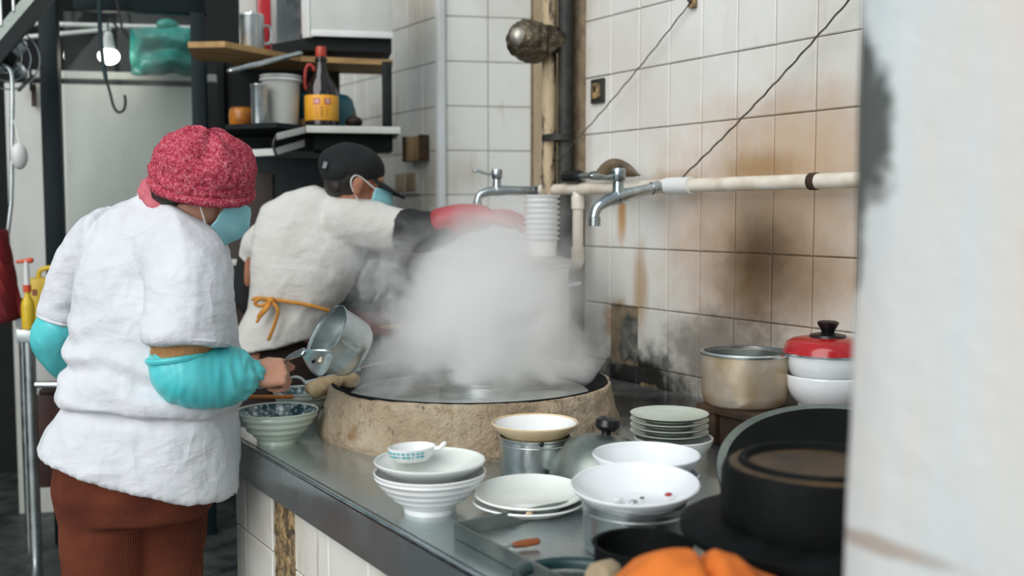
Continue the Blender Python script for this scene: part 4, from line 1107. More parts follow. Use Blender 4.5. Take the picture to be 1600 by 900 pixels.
wb = thing('wooden_block', bgp(470, 197, D4 - .08), 'small pale wooden block left of the sauce bottle on the shelf', 'block')
obj('block', bgbox(G(), 459, 480, 186, 198, D4 - .0, .05, .003), M_WOOD, wb)
obj('block_edge', bgbox(G(), 444, 460, 191, 198, D4 - .0, .04, .002), M_WOODDARK, wb)
dg = jar('garlic_bulb', 553, 198, D4 + .0, [(0, 0), (.02, .002), (.034, .016), (.036, .03), (.026, .044), (.01, .05), (.006, .06), (0, .062)], pm('dark_brown_skin', '#2b1d18', '#1a1210', 8, .5), 'dark round vegetable to the right of the sauce bottle', 'vegetable', zL)
# soy sauce bottle
sx = bgp(503, 195, D4 - .05); sx.z = zL
sy = thing('sauce_bottle', sx, 'large dark soy sauce bottle with yellow label, red handle and red cap', 'bottle')
M_SOY = pm('dark_soy_glass', '#120b08', '#1c100b', 5, .08, coat=.5)
obj('bottle', G().lathe([(0, 0), (.060, 0), (.066, .006), (.067, .03), (.067, .115), (.065, .135), (.056, .165), (.040, .195), (.030, .215), (.024, .235), (.020, .26), (.019, .285), (0, .286)], 48), M_SOY, sy, local=True)
M_LABEL = pm('yellow_paper_label', '#dd9a26', '#e4a93a', 9, .45)
obj('label', G().lathe([(.0675, .022), (.0682, .023), (.0682, .121), (.0675, .122)], 48), M_LABEL, sy, local=True)
obj('cap', G().lathe([(.0, .278), (.020, .278), (.022, .284), (.0215, .312), (.018, .318), (0, .319)], 32), pm('orange_red_cap', '#b5402a', '#a23522', 6, .35), sy, local=True)
obj('neck_ring', G().lathe([(.02, .258), (.026, .262), (.026, .270), (.02, .274)], 32, close=True), M_SOY, sy, local=True)
hdir = -BX
obj('handle', G().tube([hdir * .05 + V((0, 0, .142)), hdir * .064 + V((0, 0, .160)), hdir * .062 + V((0, 0, .22)), hdir * .05 + V((0, 0, .245)), hdir * .034 + V((0, 0, .24)), hdir * .026 + V((0, 0, .225))], .007, 10, smooth=5), pm('red_plastic_handle', '#a52c27', '#8f231f', 6, .35), sy, local=True)
# red emblem with white strokes, small dark lines of print on the label
def onlabel(g, ang0, ang1, z0, z1, r):
    vs = []; n = 6
    base = math.atan2(-BY.y, -BY.x)
    for i in range(n + 1):
        a = base + ang0 + (ang1 - ang0) * i / n
        vs += [(r * math.cos(a), r * math.sin(a), z0), (r * math.cos(a), r * math.sin(a), z1)]
    return g.add(vs, [(2 * i, 2 * i + 2, 2 * i + 3, 2 * i + 1) for i in range(n)])
em = obj('red_emblem', onlabel(onlabel(G(), -.48, -.10, .084, .108, .0688), .16, .52, .084, .108, .0688), M_RED, sy, local=True)
wg = G()
for (a, z0, z1, wd) in ((-.42, .088, .104, .03), (-.34, .094, .098, .10), (-.22, .088, .104, .03), (.24, .088, .104, .03), (.30, .100, .104, .12), (.40, .088, .104, .03), (.30, .090, .093, .12)):
    onlabel(wg, a, a + wd, z0, z1, .0692)
tag(obj('white_strokes', wg, M_CERAMIC, sy, local=True), kind='stuff')
pg = G()
for k in range(5):
    for s_ in (-1, 1):
        onlabel(pg, s_ * .30 - .03, s_ * .30 + .03, .034 + .009 * k, .038 + .009 * k, .0689)
for k in range(4): onlabel(pg, -.07, .07, .036 + .011 * k, .041 + .011 * k, .0689)
tag(obj('print_lines', pg, pm('brown_print', '#8f4a1c', '#8f4a1c', 5, .5), sy, local=True), kind='stuff')

# wooden switch box and faint old outlet on the pillar tiles
wx_ = at(646, 232, 4.62)
wsx = thing('wooden_switch_box', wx_, 'weathered wooden switch box fixed to the side wall tiles beside the man', 'switch box')
sbp = onx(646, 232, 2.24)
wsx.location = sbp
obj('box', G().box(sbp + V((.018, 0, 0)), (.036, .16, .115), bev=.006), M_WOOD, wsx)
obj('side_batten', G().box(sbp + V((.01, .082, 0)), (.05, .012, .12), bev=.003), M_WOODDARK, wsx)
obj('side_batten', G().box(sbp + V((.01, -.082, 0)), (.05, .012, .12), bev=.003), M_WOODDARK, wsx)
op_ = onx(634, 285, 2.272)
osk = thing('old_outlet_plate', op_, 'stained old double outlet plate on the side wall tiles below the switch box', 'outlet')
obj('plate', G().box(op_ + V((.003, 0, 0)), (.008, .24, .115), bev=.002), M_PTILE, osk)
for s_ in (-1, 1): obj('outlet_face', G().box(op_ + V((-.003, .055 * s_, 0)), (.006, .09, .085), bev=.003), M_WOODDOOR, osk)
# ------------------------------------------------------------------ people
M_SKIN = pm('skin_warm', '#c1917a', '#b37f66', 14, .5, bump=.15, bscale=90)
M_SKIN2 = pm('skin_tanned', '#a8755a', '#976349', 14, .5, bump=.15, bscale=90)
M_HAIR = pm('dark_hair', '#1b1714', '#2d2722', 60, .5, bump=.6, bscale=120, stretch=(1, 1, .2))
def cotton(name, c1, c2, k=1.0):
    t = NT(name); v = t.objc()
    def rid(scale, st):
        n1 = t.noise(v, scale, 3, .5, st); return t.math('SUBTRACT', 1.0, t.math('MULTIPLY', t.math('ABSOLUTE', t.math('SUBTRACT', n1, .5)), 3.0), True)
    h = t.math('ADD', t.math('MULTIPLY', rid(7, (1, 1, .55)), .9 * k), t.math('ADD', t.math('MULTIPLY', rid(15, (.6, .6, 1.2)), .45 * k), t.math('MULTIPLY', t.noise(v, 34, 4), .25)))
    h = t.math('MULTIPLY', h, t.rng(t.noise(v, 4, 3), .3, .7, .35, 1.0))
    t.bump(h, .6, .016)
    col = t.ramp(t.noise(v, 5, 4), [(.35, srgb(c1)), (.7, srgb(c2))])
    return t.fin(col, .85, 0, .25)
M_JACKET = cotton('white_cotton', '#d6d8dd', '#c9ccd1')
M_JACKET2 = cotton('offwhite_cotton', '#cdccc8', '#bdbbb5', .8)
M_TURQ = pm('turquoise_nylon', '#62cdd0', '#41bcc2', 6, .45, bump=.1, bscale=60)
M_TAN = pm('tan_sweater', '#b58a5c', '#a27848', 40, .95, bump=.5, bscale=120)
M_SCARF = pm('pink_knit', '#c9707a', '#b85f6b', 60, .95, bump=.6, bscale=130)
def knit():
    t = NT('red_melange_knit'); v = t.objc()
    n1 = t.noise(v, 190, 3, .6); n2 = t.noise(v, 85, 3, .6)
    m = t.math('ADD', t.math('MULTIPLY', n1, .65), t.math('MULTIPLY', n2, .35))
    col = t.ramp(m, [(.38, srgb('#8f2436')), (.5, srgb('#b9475a')), (.62, srgb('#d27c84'))])
    t.bump(m, 1, .008); return t.fin(col, .95, 0, .2)
M_KNIT = knit()
def cord():
    t = NT('brown_corduroy'); v = t.objc()
    x = t.n('ShaderNodeTexWave'); x.wave_type = 'BANDS'; x.bands_direction = 'X'; x.inputs['Scale'].default_value = 90; x.inputs['Distortion'].default_value = .6; x.inputs['Detail'].default_value = 1
    mp = t.n('ShaderNodeMapping'); mp.inputs['Rotation'].default_value = (0, 0, YAW); t.l(v, mp.inputs[0]); t.l(mp.outputs[0], x.inputs[0])
    base = t.ramp(t.noise(v, 7, 4), [(.35, srgb('#5c2a1a')), (.7, srgb('#7d4029'))])
    col = t.mix(t.math('MULTIPLY', x.outputs['Fac'], .55), srgb('#3f1a0e'), base)
    col = t.mix(x.outputs['Fac'], t.mix(.5, base, srgb('#33150c')), base)
    t.bump(x.outputs['Fac'], .5, .003); return t.fin(col, .9, 0, .3)
M_CORD = cord()
M_MASK = pm('light_blue_mask', '#a6dae3', '#84cbd8', 8, .8, bump=.15, bscale=50)
M_LOOP = pm('white_elastic', '#e3e3e0', '#d5d5d0', 8, .8)
M_BLACKCLOTH = pm('black_cloth', '#0d0e10', '#17191b', 8, .9, bump=.25, bscale=80)
M_DARKPANTS = pm('dark_brown_cloth', '#2a1a14', '#1d120e', 8, .9)
M_REDGLOVE = pm('red_rubber_glove', '#a8343c', '#8e262e', 8, .5, bump=.2, bscale=40)
M_STRING = pm('orange_apron_string', '#c98a35', '#b0752a', 30, .8)
M_GREYRAG = pm('grey_rag', '#8f918c', '#73756f', 8, .95, bump=.3, bscale=60)
M_EYE = pm('eye_dark', '#120d0a', '#1b1410', 8, .1)
M_SHOE = pm('black_rubber', '#101112', '#18191a', 8, .5)

def frame(f, up=UP):
    f = f.normalized(); x = f.cross(up).normalized(); z = x.cross(f).normalized()
    return Matrix((x, f, z)).transposed()            # columns: right-of-person, forward, up
def head_geo(g, c, R, s=1.0):
    def b(p, r): g.ball(c + R @ (V(p) * s), tuple(x * s for x in r), R, 14)
    b((0, -.012, .025), (.076, .095, .092)); b((0, .018, -.045), (.060, .070, .075)); b((0, .05, -.088), (.034, .034, .030))
    b((0, .062, .012), (.058, .030, .050)); b((0, .075, .03), (.05, .016, .012))
    g.tube([c + R @ (V((0, .092, .012)) * s), c + R @ (V((0, .108, -.022)) * s), c + R @ (V((0, .112, -.034)) * s)], [.008 * s, .012 * s, .014 * s], 12)
    for sx in (-1, 1):
        b((.036 * sx, .072, -.03), (.026, .02, .026))
        b((.078 * sx, -.008, -.012), (.011, .021, .034)); b((.080 * sx, -.004, -.036), (.009, .012, .013)); b((.012 * sx, .104, -.036), (.009, .009, .008))
    b((0, .09, -.066), (.024, .012, .008)); b((0, .088, -.078), (.020, .012, .008))
def head_parts(root, c, R, s=1.0):
    for sx in (-1, 1):
        obj('eye', G().ball(c + R @ (V((.032 * sx, .083, .008)) * s), (.013 * s, .011 * s, .008 * s), R, 10), M_EYE, root)
def mask_part(root, c, R, s=1.0):
    def fn(u, v):
        a = math.radians(-64 + 128 * u); z = .008 - .115 * v
        rx = .074 - .022 * v * v + .004; ry = .092 - .010 * v
        bul = .042 * math.exp(-(a / .75) ** 2) * math.sin(PI * min(1, max(0, .15 + v * .8)))
        zz = z - .012 * (abs(a) / 1.3) ** 2 * (1 - 2 * v) * 1.2
        pl = .0012 * math.sin(v * 22)
        return c + R @ (V((math.sin(a) * (rx + bul * .3 + pl), .012 + math.cos(a) * (ry + bul + pl), zz)) * s)
    m = obj('face_mask', Geo().grid(fn, 36, 18), M_MASK, root, fix=False)
    m.modifiers.new('t', 'SOLIDIFY').thickness = .002
    for sx, u in ((-1, 0), (1, 1)):
        ear = c + R @ (V((.082 * sx, -.02, .018)) * s); e2 = c + R @ (V((.084 * sx, -.03, -.02)) * s)
        obj('ear_loop', G().tube([fn(u, .05), ear, e2, fn(u, .95)], .0022, 6, smooth=6), M_LOOP, m)
    return m
def hand_geo(g, wrist, palm_dir, back_n, side, curl, s=1.0, spread=.0, fl=1.0):
    """side: +1 thumb lies on cross(palm_dir, back_n) side. curl: per joint angle (rad) away from the back of the hand."""
    d = palm_dir.normalized(); n = (back_n - d * back_n.dot(d)).normalized(); t = d.cross(n) * side
    # palm: wrist to knuckles
    for k in range(4):
        off = (1.5 - k) * .0195 * s
        kn = wrist + d * (.088 - .006 * abs(k - 1.2)) * s + t * off + n * (.004 - .002 * abs(k - 1.5)) * s
        g.tube([wrist + t * off * .55, wrist + d * .045 * s + t * off * .9, kn], [.019 * s, .0165 * s, .0115 * s], 12, flat=.95)
        L = (.042, .047, .043, .034)[k] * s * fl
        a = 0; p = kn
        dirv = d
        pts = [kn]; 
        for j in range(3):
            a += curl[j]
            dv = d * math.cos(a) - n * math.sin(a) + t * (spread * (1.5 - k))
            p = p + dv.normalized() * L * (1, .68, .52)[j]; pts.append(p)
        g.tube(pts, [.0105 * s, .0095 * s, .0088 * s, .0075 * s], 12)
    return d, n, t
# ---------------------------------------------------- the woman
DW = 2.45
def W(px, py, dd=0.): return at(px, py, DW + dd)
def ring(py, pl, pr, hd, dd=0., slope=0., n=56, pw_=2.3, tw=0.):
    c = W((pl + pr) / 2, py, dd); hw = (W(pr, py, dd) - W(pl, py, dd)).length / 2
    out = []
    for i in range(n):
        a = 2 * PI * i / n; cx, sy_ = math.cos(a), math.sin(a)
        x = hw * math.copysign(abs(cx) ** (2 / pw_), cx); y = hd * math.copysign(abs(sy_) ** (2 / pw_), sy_)
        out.append(c + RIGHT * x + FWD * (y + tw * x) + UP * (slope * x))
    return out
base_w = W(215, 690); base_w.z = 0
wm = thing('person', base_w, 'woman in red knitted hat and white jacket with turquoise oversleeves holding a steel ladle', 'person')
HF = (RIGHT * .74 + FWD * .46 - UP * .50); HC = W(315, 289, .0)
HR = frame(HF)
# body (one continuous surface)
g = Geo()
head_geo(g, HC, HR, 1.0)
sh = W(232, 380, .06)
g.tube([HC - HR.col[2] * .04 - HR.col[1] * .02, W(285, 325, .02), W(258, 350, .04), W(235, 400, .05)], [.052, .055, .065, .10], 20, smooth=4)
g.rings([ring(390, 170, 310, .09, .05), ring(450, 150, 320, .11, .04), ring(560, 140, 330, .12, .02), ring(660, 130, 340, .12, .0), ring(740, 130, 315, .12, 0)])
kneeL, kneeR = rfz(-.88, 2.44, .45), rfz(-.78, 2.52, .45)
for sx, dd in ((-1, -.03), (1, .05)):
    hp = W(205 + 40 * sx, 730, dd)
    kx = hp + V((0, 0, -.36)) ; an_ = V((kx.x, kx.y, .08))
    g.tube([hp, kx, kx + V((0, 0, -.2)), an_], [.085, .058, .05, .036], 18)
    toe = (RIGHT * .75 + FWD * .66)
    g.tube([V((an_.x, an_.y, .04)) - toe * .03, V((an_.x, an_.y, .035)) + toe * .14], [.036, .03], 14)
# right arm (near the camera) and its fist round the ladle handle
S_R, E_R, Wr = W(290, 415, -.10), W(282, 575, -.16), W(390, 585, -.075)
g.tube([W(262, 400, -.02), S_R, S_R.lerp(E_R, .5), E_R, E_R.lerp(Wr, .45), Wr], [.06, .052, .046, .042, .038, .026], 18)
HD = (RIGHT * .97 + FWD * .22 + UP * .06).normalized(); HN = (-FWD * .80 + UP * .52 - RIGHT * .1).normalized()
d, n_, t_ = hand_geo(g, Wr + HD * .0, HD, HN, 1, (1.35, 1.55, .9), .92)
T1 = d.cross(n_)
if T1.z < 0: T1 = -T1
g.tube([Wr + d * .02 + T1 * .012, Wr + d * .045 + T1 * .034 - n_ * .012, Wr + d * .078 + T1 * .036 - n_ * .028, Wr + d * .098 + T1 * .026 - n_ * .036], [.017, .014, .0115, .009], 12)
# left arm, elbow pushed out to the left, forearm going round to the front
S_L, E_L, Wl = W(138, 410, .10), W(86, 512, .12), W(240, 600, .34)
g.tube([W(180, 400, .06), S_L, S_L.lerp(E_L, .5), E_L, E_L.lerp(Wl, .5), Wl], [.06, .05, .043, .04, .034, .026], 18)
hand_geo(g, Wl, (Wl - E_L).normalized(), UP, -1, (.5, .6, .4), .92)
dL = (Wl - E_L).normalized(); sL = dL.cross(UP).normalized()
g.tube([Wl + dL * .02 + sL * .02, Wl + dL * .06 + sL * .045, Wl + dL * .09 + sL * .05], [.016, .012, .009], 10)
robj('body', remesh(g, .0048, 3), M_SKIN, wm)
head_parts(wm, HC, HR); mask_part(wm, HC, HR, 1.04)
# hair
hg = Geo(); hg.ball(HC + HR @ V((0, -.018, -.004)), (.080, .084, .078), HR, 16)
hg.ball(HC + HR @ V((0, -.058, -.05)), (.058, .042, .045), HR, 14)
for sx in (-1, 1): hg.tube([HC + HR @ V((.074 * sx, .01, .02)), HC + HR @ V((.077 * sx, .014, -.02)), HC + HR @ V((.074 * sx, .012, -.04))], [.016, .012, .006], 10)
me = remesh(hg, .005, 2); displace(me, lambda p, n: .003 * noise.noise(V((p.x * 90, p.y * 90, p.z * 14)))); robj('hair', me, M_HAIR, wm)
# knitted hat
hat = Geo()
BC = W(318, 287, 0)                                  # centre of the brim ring
HU = (RIGHT * .24 - FWD * .36 + UP * .92).normalized(); HFr = (HF - HU * HF.dot(HU)).normalized(); HX = HFr.cross(HU).normalized()
RH = Matrix((HX, HFr, HU)).transposed()
hat.ball(BC + RH @ V((0, 0, .045)), (.109, .118, .088), RH, 24)
hat.ball(BC + RH @ V((0, -.004, .018)), (.113, .120, .045), RH, 20)
me = remesh(hat, .0045, 4)
def hatd(p, n):
    q = RH.transposed() @ (p - BC); a = math.atan2(q.x, q.y)
    fold = .006 * math.cos(a * 6 + 3 * noise.noise(q * 9)) * max(0, min(1, (q.z - .05) / .06))
    return .0028 * noise.noise(p * 130) + .003 * noise.noise(p * 55) + .007 * noise.noise(p * 17) + fold
displace(me, hatd); robj('knitted_hat', me, M_KNIT, wm)
bp = []
for i in range(49):
    a = 2 * PI * i / 48
    bp.append(BC + RH @ V((.106 * math.sin(a), -.002 + .114 * math.cos(a), -.004 - .004 * math.cos(2 * a))))
hb_ = Geo().tube(bp, .0125, 14, cap=None)
me = tomesh('hat_brim', hb_); displace(me, lambda p, n: .002 * noise.noise(p * 130) + .003 * noise.noise(p * 40)); ob = robj('hat_brim', me, M_KNIT, wm)
# pink scarf collar
NC = W(284, 340, .015); NA = (HC - W(235, 395, .04)).normalized()
nR = frame(FWD, NA)
def neck_loop(r1, r2, h, tl=0):
    out = []
    for i in range(49):
        a = 2 * PI * i / 48
        out.append(NC + RIGHT * (r1 * math.cos(a)) + FWD * (r2 * math.sin(a)) + UP * (h - .78 * r1 * math.cos(a) + tl * math.sin(a)))
    return out
sg = Geo().tube(neck_loop(.076, .072, .018), .018, 12, cap=None); sg.tube(neck_loop(.083, .078, .0), .017, 12, cap=None)
me = tomesh('scarf', sg); displace(me, lambda p, n: .002 * noise.noise(p * 120)); robj('scarf', me, M_SCARF, wm)
# jacket
jg_ = Geo()
jg_.rings([ring(316, 222, 284, .052, .03, -.35), ring(334, 198, 306, .080, .03, -.25), ring(354, 163, 324, .102, .03, -.14), ring(384, 138, 346, .125, .03), ring(420, 126, 356, .138, .02), ring(470, 121, 360, .145, .01), ring(520, 116, 364, .150, .0), ring(570, 110, 366, .155, -.01),
           ring(600, 104, 368, .162, -.015, -.02), ring(620, 100, 370, .170, -.02, -.05), ring(628, 101, 369, .168, -.02, -.07), ring(632, 116, 360, .142, -.02, -.09), ring(640, 114, 360, .142, -.02, -.10), ring(656, 104, 364, .155, -.02, -.13), ring(690, 86, 366, .166, -.02, -.20), ring(733, 72, 367, .172, -.02, -.277)])
jg_.tube([W(250, 372, .0), W(288, 405, -.08), W(296, 450, -.125), W(296, 500, -.15), W(293, 536, -.16)], [.09, .098, .094, .091, .093], 26, smooth=4, cap=True)
jg_.tube([W(180, 378, .04), W(143, 400, .09), W(120, 440, .11), W(104, 475, .12), W(97, 500, .12)], [.08, .074, .066, .060, .058], 24, smooth=4, cap=True)
for i in range(0): pass
col_pts = []
me = remesh(jg_, .0065, 5)
fold_c = [(W(190, 560, -.15), V((0, 0, 1)), .10), ]
def jd(p, n):
    r = p.dot(RIGHT); f = p.dot(FWD); z = p.z
    q = V((r, f, z))
    k = .013 * ridged(V((r * 7 + z * 4, f * 6, z * 2.6 + 1.7))) * (.5 + noise.noise(q * 3 + V((5, 1, 2))))
    k += .009 * ridged(V((r * 5 - z * 10, f * 5, z * 12 + 4))) * max(0, noise.noise(q * 4 + V((1, 7, 3))) + .3)
    # creases round the waist
    wz = z - (1.02 - .18 * (r + .9) * .5)
    k += .013 * math.sin(wz * 80 + 3 * noise.noise(q * 7)) * math.exp(-(wz / .07) ** 2) * (.4 + .6 * max(0, noise.noise(q * 5 + V((3, 3, 3))) + .5))
    k += .0018 * noise.noise(q * 38) + .004 * noise.noise(q * 14)
    return k
displace(me, jd)
jk = robj('jacket', me, M_JACKET, wm)
# stand collar of the jacket
cl_ = Geo(); rs = []
for i in range(45):
    a = math.radians(-60 + 300 * i / 44) - PI * .0
    cx, sy_ = math.cos(a + PI / 2 + .9), math.sin(a + PI / 2 + .9)
    rr = (.094, .088)
    pts = []
    for (kr, h) in ((1.06, -.038), (1.0, .004), (.95, .006), (.99, -.038)):
        pts.append(NC + RIGHT * (rr[0] * kr * cx - .006) + FWD * (rr[1] * kr * sy_) + UP * (h - .014 - .80 * rr[0] * cx))
    rs.append(pts)
obj('collar', cl_.rings(rs), M_JACKET, jk, ang=60)
def hem_loop(c, ax, r1, r2, tube_r, name, mat, par, n=40):
    ax = ax.normalized(); u = ax.cross(FWD).normalized(); v = ax.cross(u).normalized()
    obj(name, Geo().tube([c + u * (r1 * math.cos(2 * PI * i / n)) + v * (r2 * math.sin(2 * PI * i / n)) for i in range(n + 1)], tube_r, 8, cap=None), mat, par)
hem_loop(W(293, 534, -.16), W(293, 536, -.16) - W(296, 500, -.15), .093, .093, .004, 'sleeve_hem', M_JACKET, jk)
hem_loop(W(97, 499, .12), W(97, 500, .12) - W(104, 475, .12), .058, .058, .004, 'sleeve_hem', M_JACKET, jk)
# sweater cuffs
cuf = Geo().tube([W(290, 515, -.158), W(284, 545, -.158), W(283, 552, -.158)], [.070, .068, .066], 24)
me = remesh(cuf, .005, 2); displace(me, lambda p, n: .0022 * math.sin((p.z + .5 * p.dot(RIGHT)) * 520)); robj('sweater_cuff', me, M_TAN, wm)
cuf = Geo().tube([W(100, 492, .12), W(96, 506, .12), W(95, 510, .12)], [.052, .053, .052], 24)
me = remesh(cuf, .005, 2); displace(me, lambda p, n: .002 * math.sin((p.z - .6 * p.dot(RIGHT)) * 520)); robj('sweater_cuff', me, M_TAN, wm)
# turquoise oversleeves
def gather(A, B, amp, fr):
    ax = (B - A); L = ax.length; ax = ax.normalized()
    def f(p, n):
        t = (p - A).dot(ax) / L
        rad = (p - A) - ax * (p - A).dot(ax); ang = math.atan2(rad.dot(UP), rad.dot(ax.cross(UP)))
        e = max(0, (t - .5) / .5)
        w1 = ridged(V((t * 7 + 1.1 * math.sin(ang + .6), ang * 1.1, 3.1)))
        return amp * (.55 + e) * w1 + .003 * noise.noise(p * 16) + .0035 * math.cos(ang * 13) * max(0, e - .55)
    return f
og = Geo().tube([W(281, 568, -.158), W(291, 583, -.160), W(322, 588, -.135), W(356, 587, -.105), W(380, 586, -.085), W(390, 585, -.077)], [.066, .074, .073, .067, .055, .032], 28, smooth=4)
me = remesh(og, .005, 4); displace(me, gather(W(268, 560, -.16), W(390, 585, -.075), .0055, 34)); ov = robj('oversleeve', me, M_TURQ, wm)
hem_loop(W(389, 585, -.077), W(390, 585, -.075) - W(356, 587, -.105), .034, .034, .0075, 'elastic_cuff', M_TURQ, ov)
hem_loop(W(281, 557, -.158), UP + RIGHT * -.12, .0685, .0685, .0075, 'elastic_cuff', M_TURQ, ov)
og = Geo().tube([W(93, 512, .12), W(84, 528, .13), W(98, 556, .17), W(128, 580, .24), W(200, 598, .30)], [.056, .055, .051, .046, .034], 26, smooth=4)
me = remesh(og, .005, 4); displace(me, gather(W(84, 520, .13), W(240, 600, .34), .004, 26)); robj('oversleeve', me, M_TURQ, wm)
# trousers
tg_ = Geo()
tg_.rings([ring(640, 118, 345, .135, -.01), ring(700, 95, 340, .15, -.01), ring(760, 93, 330, .155, -.01), ring(800, 98, 326, .15, 0)])
for sx, dd in ((-1, -.03), (1, .05)):
    hp = W(210 + 44 * sx, 770, dd); kx = W(210 + 40 * sx, 960, dd); kx2 = V((kx.x, kx.y, .45))
    tg_.tube([hp, W(210 + 43 * sx, 850, dd), kx, kx2, V((kx.x, kx.y, .10))], [.112, .105, .093, .085, .078], 24)
me = remesh(tg_, .0075, 5)
displace(me, lambda p, n: .006 * ridged(V((p.x * 6, p.y * 6, p.z * 8))) * (.4 + noise.noise(p * 3)) + .003 * noise.noise(p * 18))
robj('trousers', me, M_CORD, wm)
for sx, dd in ((-1, -.03), (1, .05)):
    kx = W(210 + 40 * sx, 960, dd); toe = (RIGHT * .75 + FWD * .66)
    sg_ = Geo().tube([V((kx.x, kx.y, .075)) - toe * .04, V((kx.x, kx.y, .06)) + toe * .06, V((kx.x, kx.y, .045)) + toe * .16], [.055, .052, .042], 18)
    me = remesh(sg_, .008, 3)
    for v in me.vertices: v.co.z = max(v.co.z, .003)
    robj('shoe', me, M_SHOE, wm)

# ---------------------------------------------------- steel ladle held by the woman
rim_c = at(510, 523, 2.46)
pn = (-RIGHT * .72 + UP * .52 - FWD * .46).normalized()      # the opening faces up, left and towards us
lad = thing('steel_ladle', rim_c, 'deep stainless steel ladle pan with riveted handle in the woman\'s hand', 'ladle')
q = pn.to_track_quat('Z', 'Y').to_matrix().to_4x4(); TL = Matrix.Translation(rim_c) @ q
obj('pan', G().lathe([(.078, .001), (.0805, 0), (.0795, -.003), (.0775, -.006), (.0765, -.05), (.073, -.078), (.064, -.092), (.045, -.097), (0, -.098), (0, -.095), (.045, -.094), (.062, -.089), (.071, -.076), (.0745, -.05), (.0755, -.006)], 72, TL, close=False), M_STEEL, lad, ang=60)
obj('rolled_rim', Geo().tube([TL @ V((.0785 * math.cos(2 * PI * i / 60), .0785 * math.sin(2 * PI * i / 60), 0)) for i in range(61)], .0022, 8, cap=None), M_CHROME, lad)
hgrip = Wr + d * .075 - n_ * .030
a_out = at(447, 563, 2.42)
br_p = at(497, 566, 2.375); st_p = at(472, 550, 2.39)
side_dir = (br_p - rim_c); 
# handle: twisted strip from the fist, widening to a riveted plate against the pan
hs = [hgrip - HD * .05 - UP * .02, hgrip, a_out, st_p]
obj('handle', G().tube(hs, [.009, .009, .009, .012], 12, flat=.4, smooth=6), M_CHROME, lad)
ax_x = (br_p + RIGHT * .03 - st_p); pl = []
def platefn(u, v):
    p = st_p.lerp(at(516, 572, 2.385), u) + UP * (.010 * math.sin(PI * u) * (1 - 2 * v) * .3)
    hwid = .007 + .033 * math.sin(PI * min(1, u * .62 + .02)) ** 1.2 if u < .85 else (.007 + .033 * math.sin(PI * (.85 * .62 + .02)) ** 1.2) * math.sqrt(max(.02, 1 - ((u - .85) / .15) ** 2))
    wv = (UP * .80 + RIGHT * .45 - FWD * .30).normalized()
    return p + wv * ((v - .5) * 2 * hwid) - FWD * (.012 * math.sin(PI * u))
o = obj('rivet_plate', Geo().grid(platefn, 20, 10), M_STEEL, lad, fix=False); o.modifiers.new('t', 'SOLIDIFY').thickness = .003
obj('rivet', G().ball(platefn(.68, .55) - FWD * .004, (.0075, .0075, .006)), M_ALUB, lad)
obj('rivet', G().ball(platefn(.48, .40) - FWD * .004, (.004, .004, .004)), M_IRON, lad)

# second ladle hook, rags on the stove rim and a chopstick
hk2 = at(462, 606, 2.75)
l2 = thing('resting_ladle', hk2, 'steel ladle with a hooked end resting on the left rim of the clay stove', 'ladle')
arc = [hk2 + RIGHT * (.030 * math.cos(a)) + UP * (.030 * math.sin(a)) for a in [math.radians(x) for x in range(20, 200, 15)]]
o = obj('hook_end', Geo().tube(arc + [hk2 + RIGHT * (-.030) - UP * .02], .010, 10, flat=.35, cap=True), M_STEEL, l2)
obj('shaft', G().tube([hk2 + RIGHT * .028 + UP * .012, at(515, 590, 2.80), at(560, 577, 2.84)], .0075, 10), M_STEEL, l2)
rg = Geo()
rnd = random.Random(4)
for i in range(16):
    t = i / 15
    p = at(488 + 58 * t, 612 - 20 * t + rnd.uniform(-7, 5), 2.66 + .1 * t); rg.ball(p, (rnd.uniform(.014, .026), rnd.uniform(.015, .03), rnd.uniform(.010, .020)), Matrix.Rotation(rnd.uniform(0, 3), 3, 'Z'), 8)
me = remesh(rg, .005, 2); displace(me, lambda p, n: .013 * ridged(p * 24) - .006)
me.transform(Matrix.Translation(-at(515, 606, 2.7))); me.shade_smooth()
ro = put('crumpled_rag', me, pm('tan_rag', '#c8b28e', '#a68c66', 20, .95, bump=.4, bscale=70), None, at(515, 606, 2.7))
tag(ro, 'crumpled tan rag stuffed along the left rim of the clay stove', 'rag')
c0, c1 = at(352, 620, 2.52), at(456, 620, 2.60)
tag(obj('chopstick', G().tube([c0, c1], [.0045, .0055], 8), pm('orange_wood_stick', '#c57a33', '#b0682a', 9, .5), None, loc=c0), 'orange-brown wooden stick lying across the pale green ribbed bowl', 'stick')

# ---------------------------------------------------- the man behind
DM = 3.62
def Q(px, py, dd=0.): return at(px, py, DM + dd)
base_m = Q(430, 560); base_m.z = 0
mn = thing('person', base_m, 'man in black cap, white apron and red gloves leaning over the far stove', 'person')
MF = (RIGHT * .88 + FWD * .36 - UP * .28); MC = Q(556, 284, .0); MR = frame(MF, UP + RIGHT * .15)
g = Geo(); head_geo(g, MC, MR, 1.02)
g.tube([MC - MR.col[2] * .05 - MR.col[1] * .02, Q(522, 318, .02), Q(500, 350, .03)], [.052, .056, .09], 18, smooth=3)
def mring(px, py, hw, hd, dd=0., ax=(1, 0)):
    c = Q(px, py, dd); out = []
    u = (RIGHT * ax[0] + UP * ax[1]).normalized()
    for i in range(48):
        a = 2 * PI * i / 48; cx, sy_ = math.cos(a), math.sin(a)
        out.append(c + u * (hw * math.copysign(abs(cx) ** .87, cx)) + FWD * (hd * math.copysign(abs(sy_) ** .87, sy_)))
    return out
g.rings([mring(505, 335, .13, .08, .02, (1, -.35)), mring(475, 400, .15, .10, .02, (1, -.35)), mring(455, 470, .13, .10, .02, (1, -.25)), mring(440, 560, .15, .11, .02)])
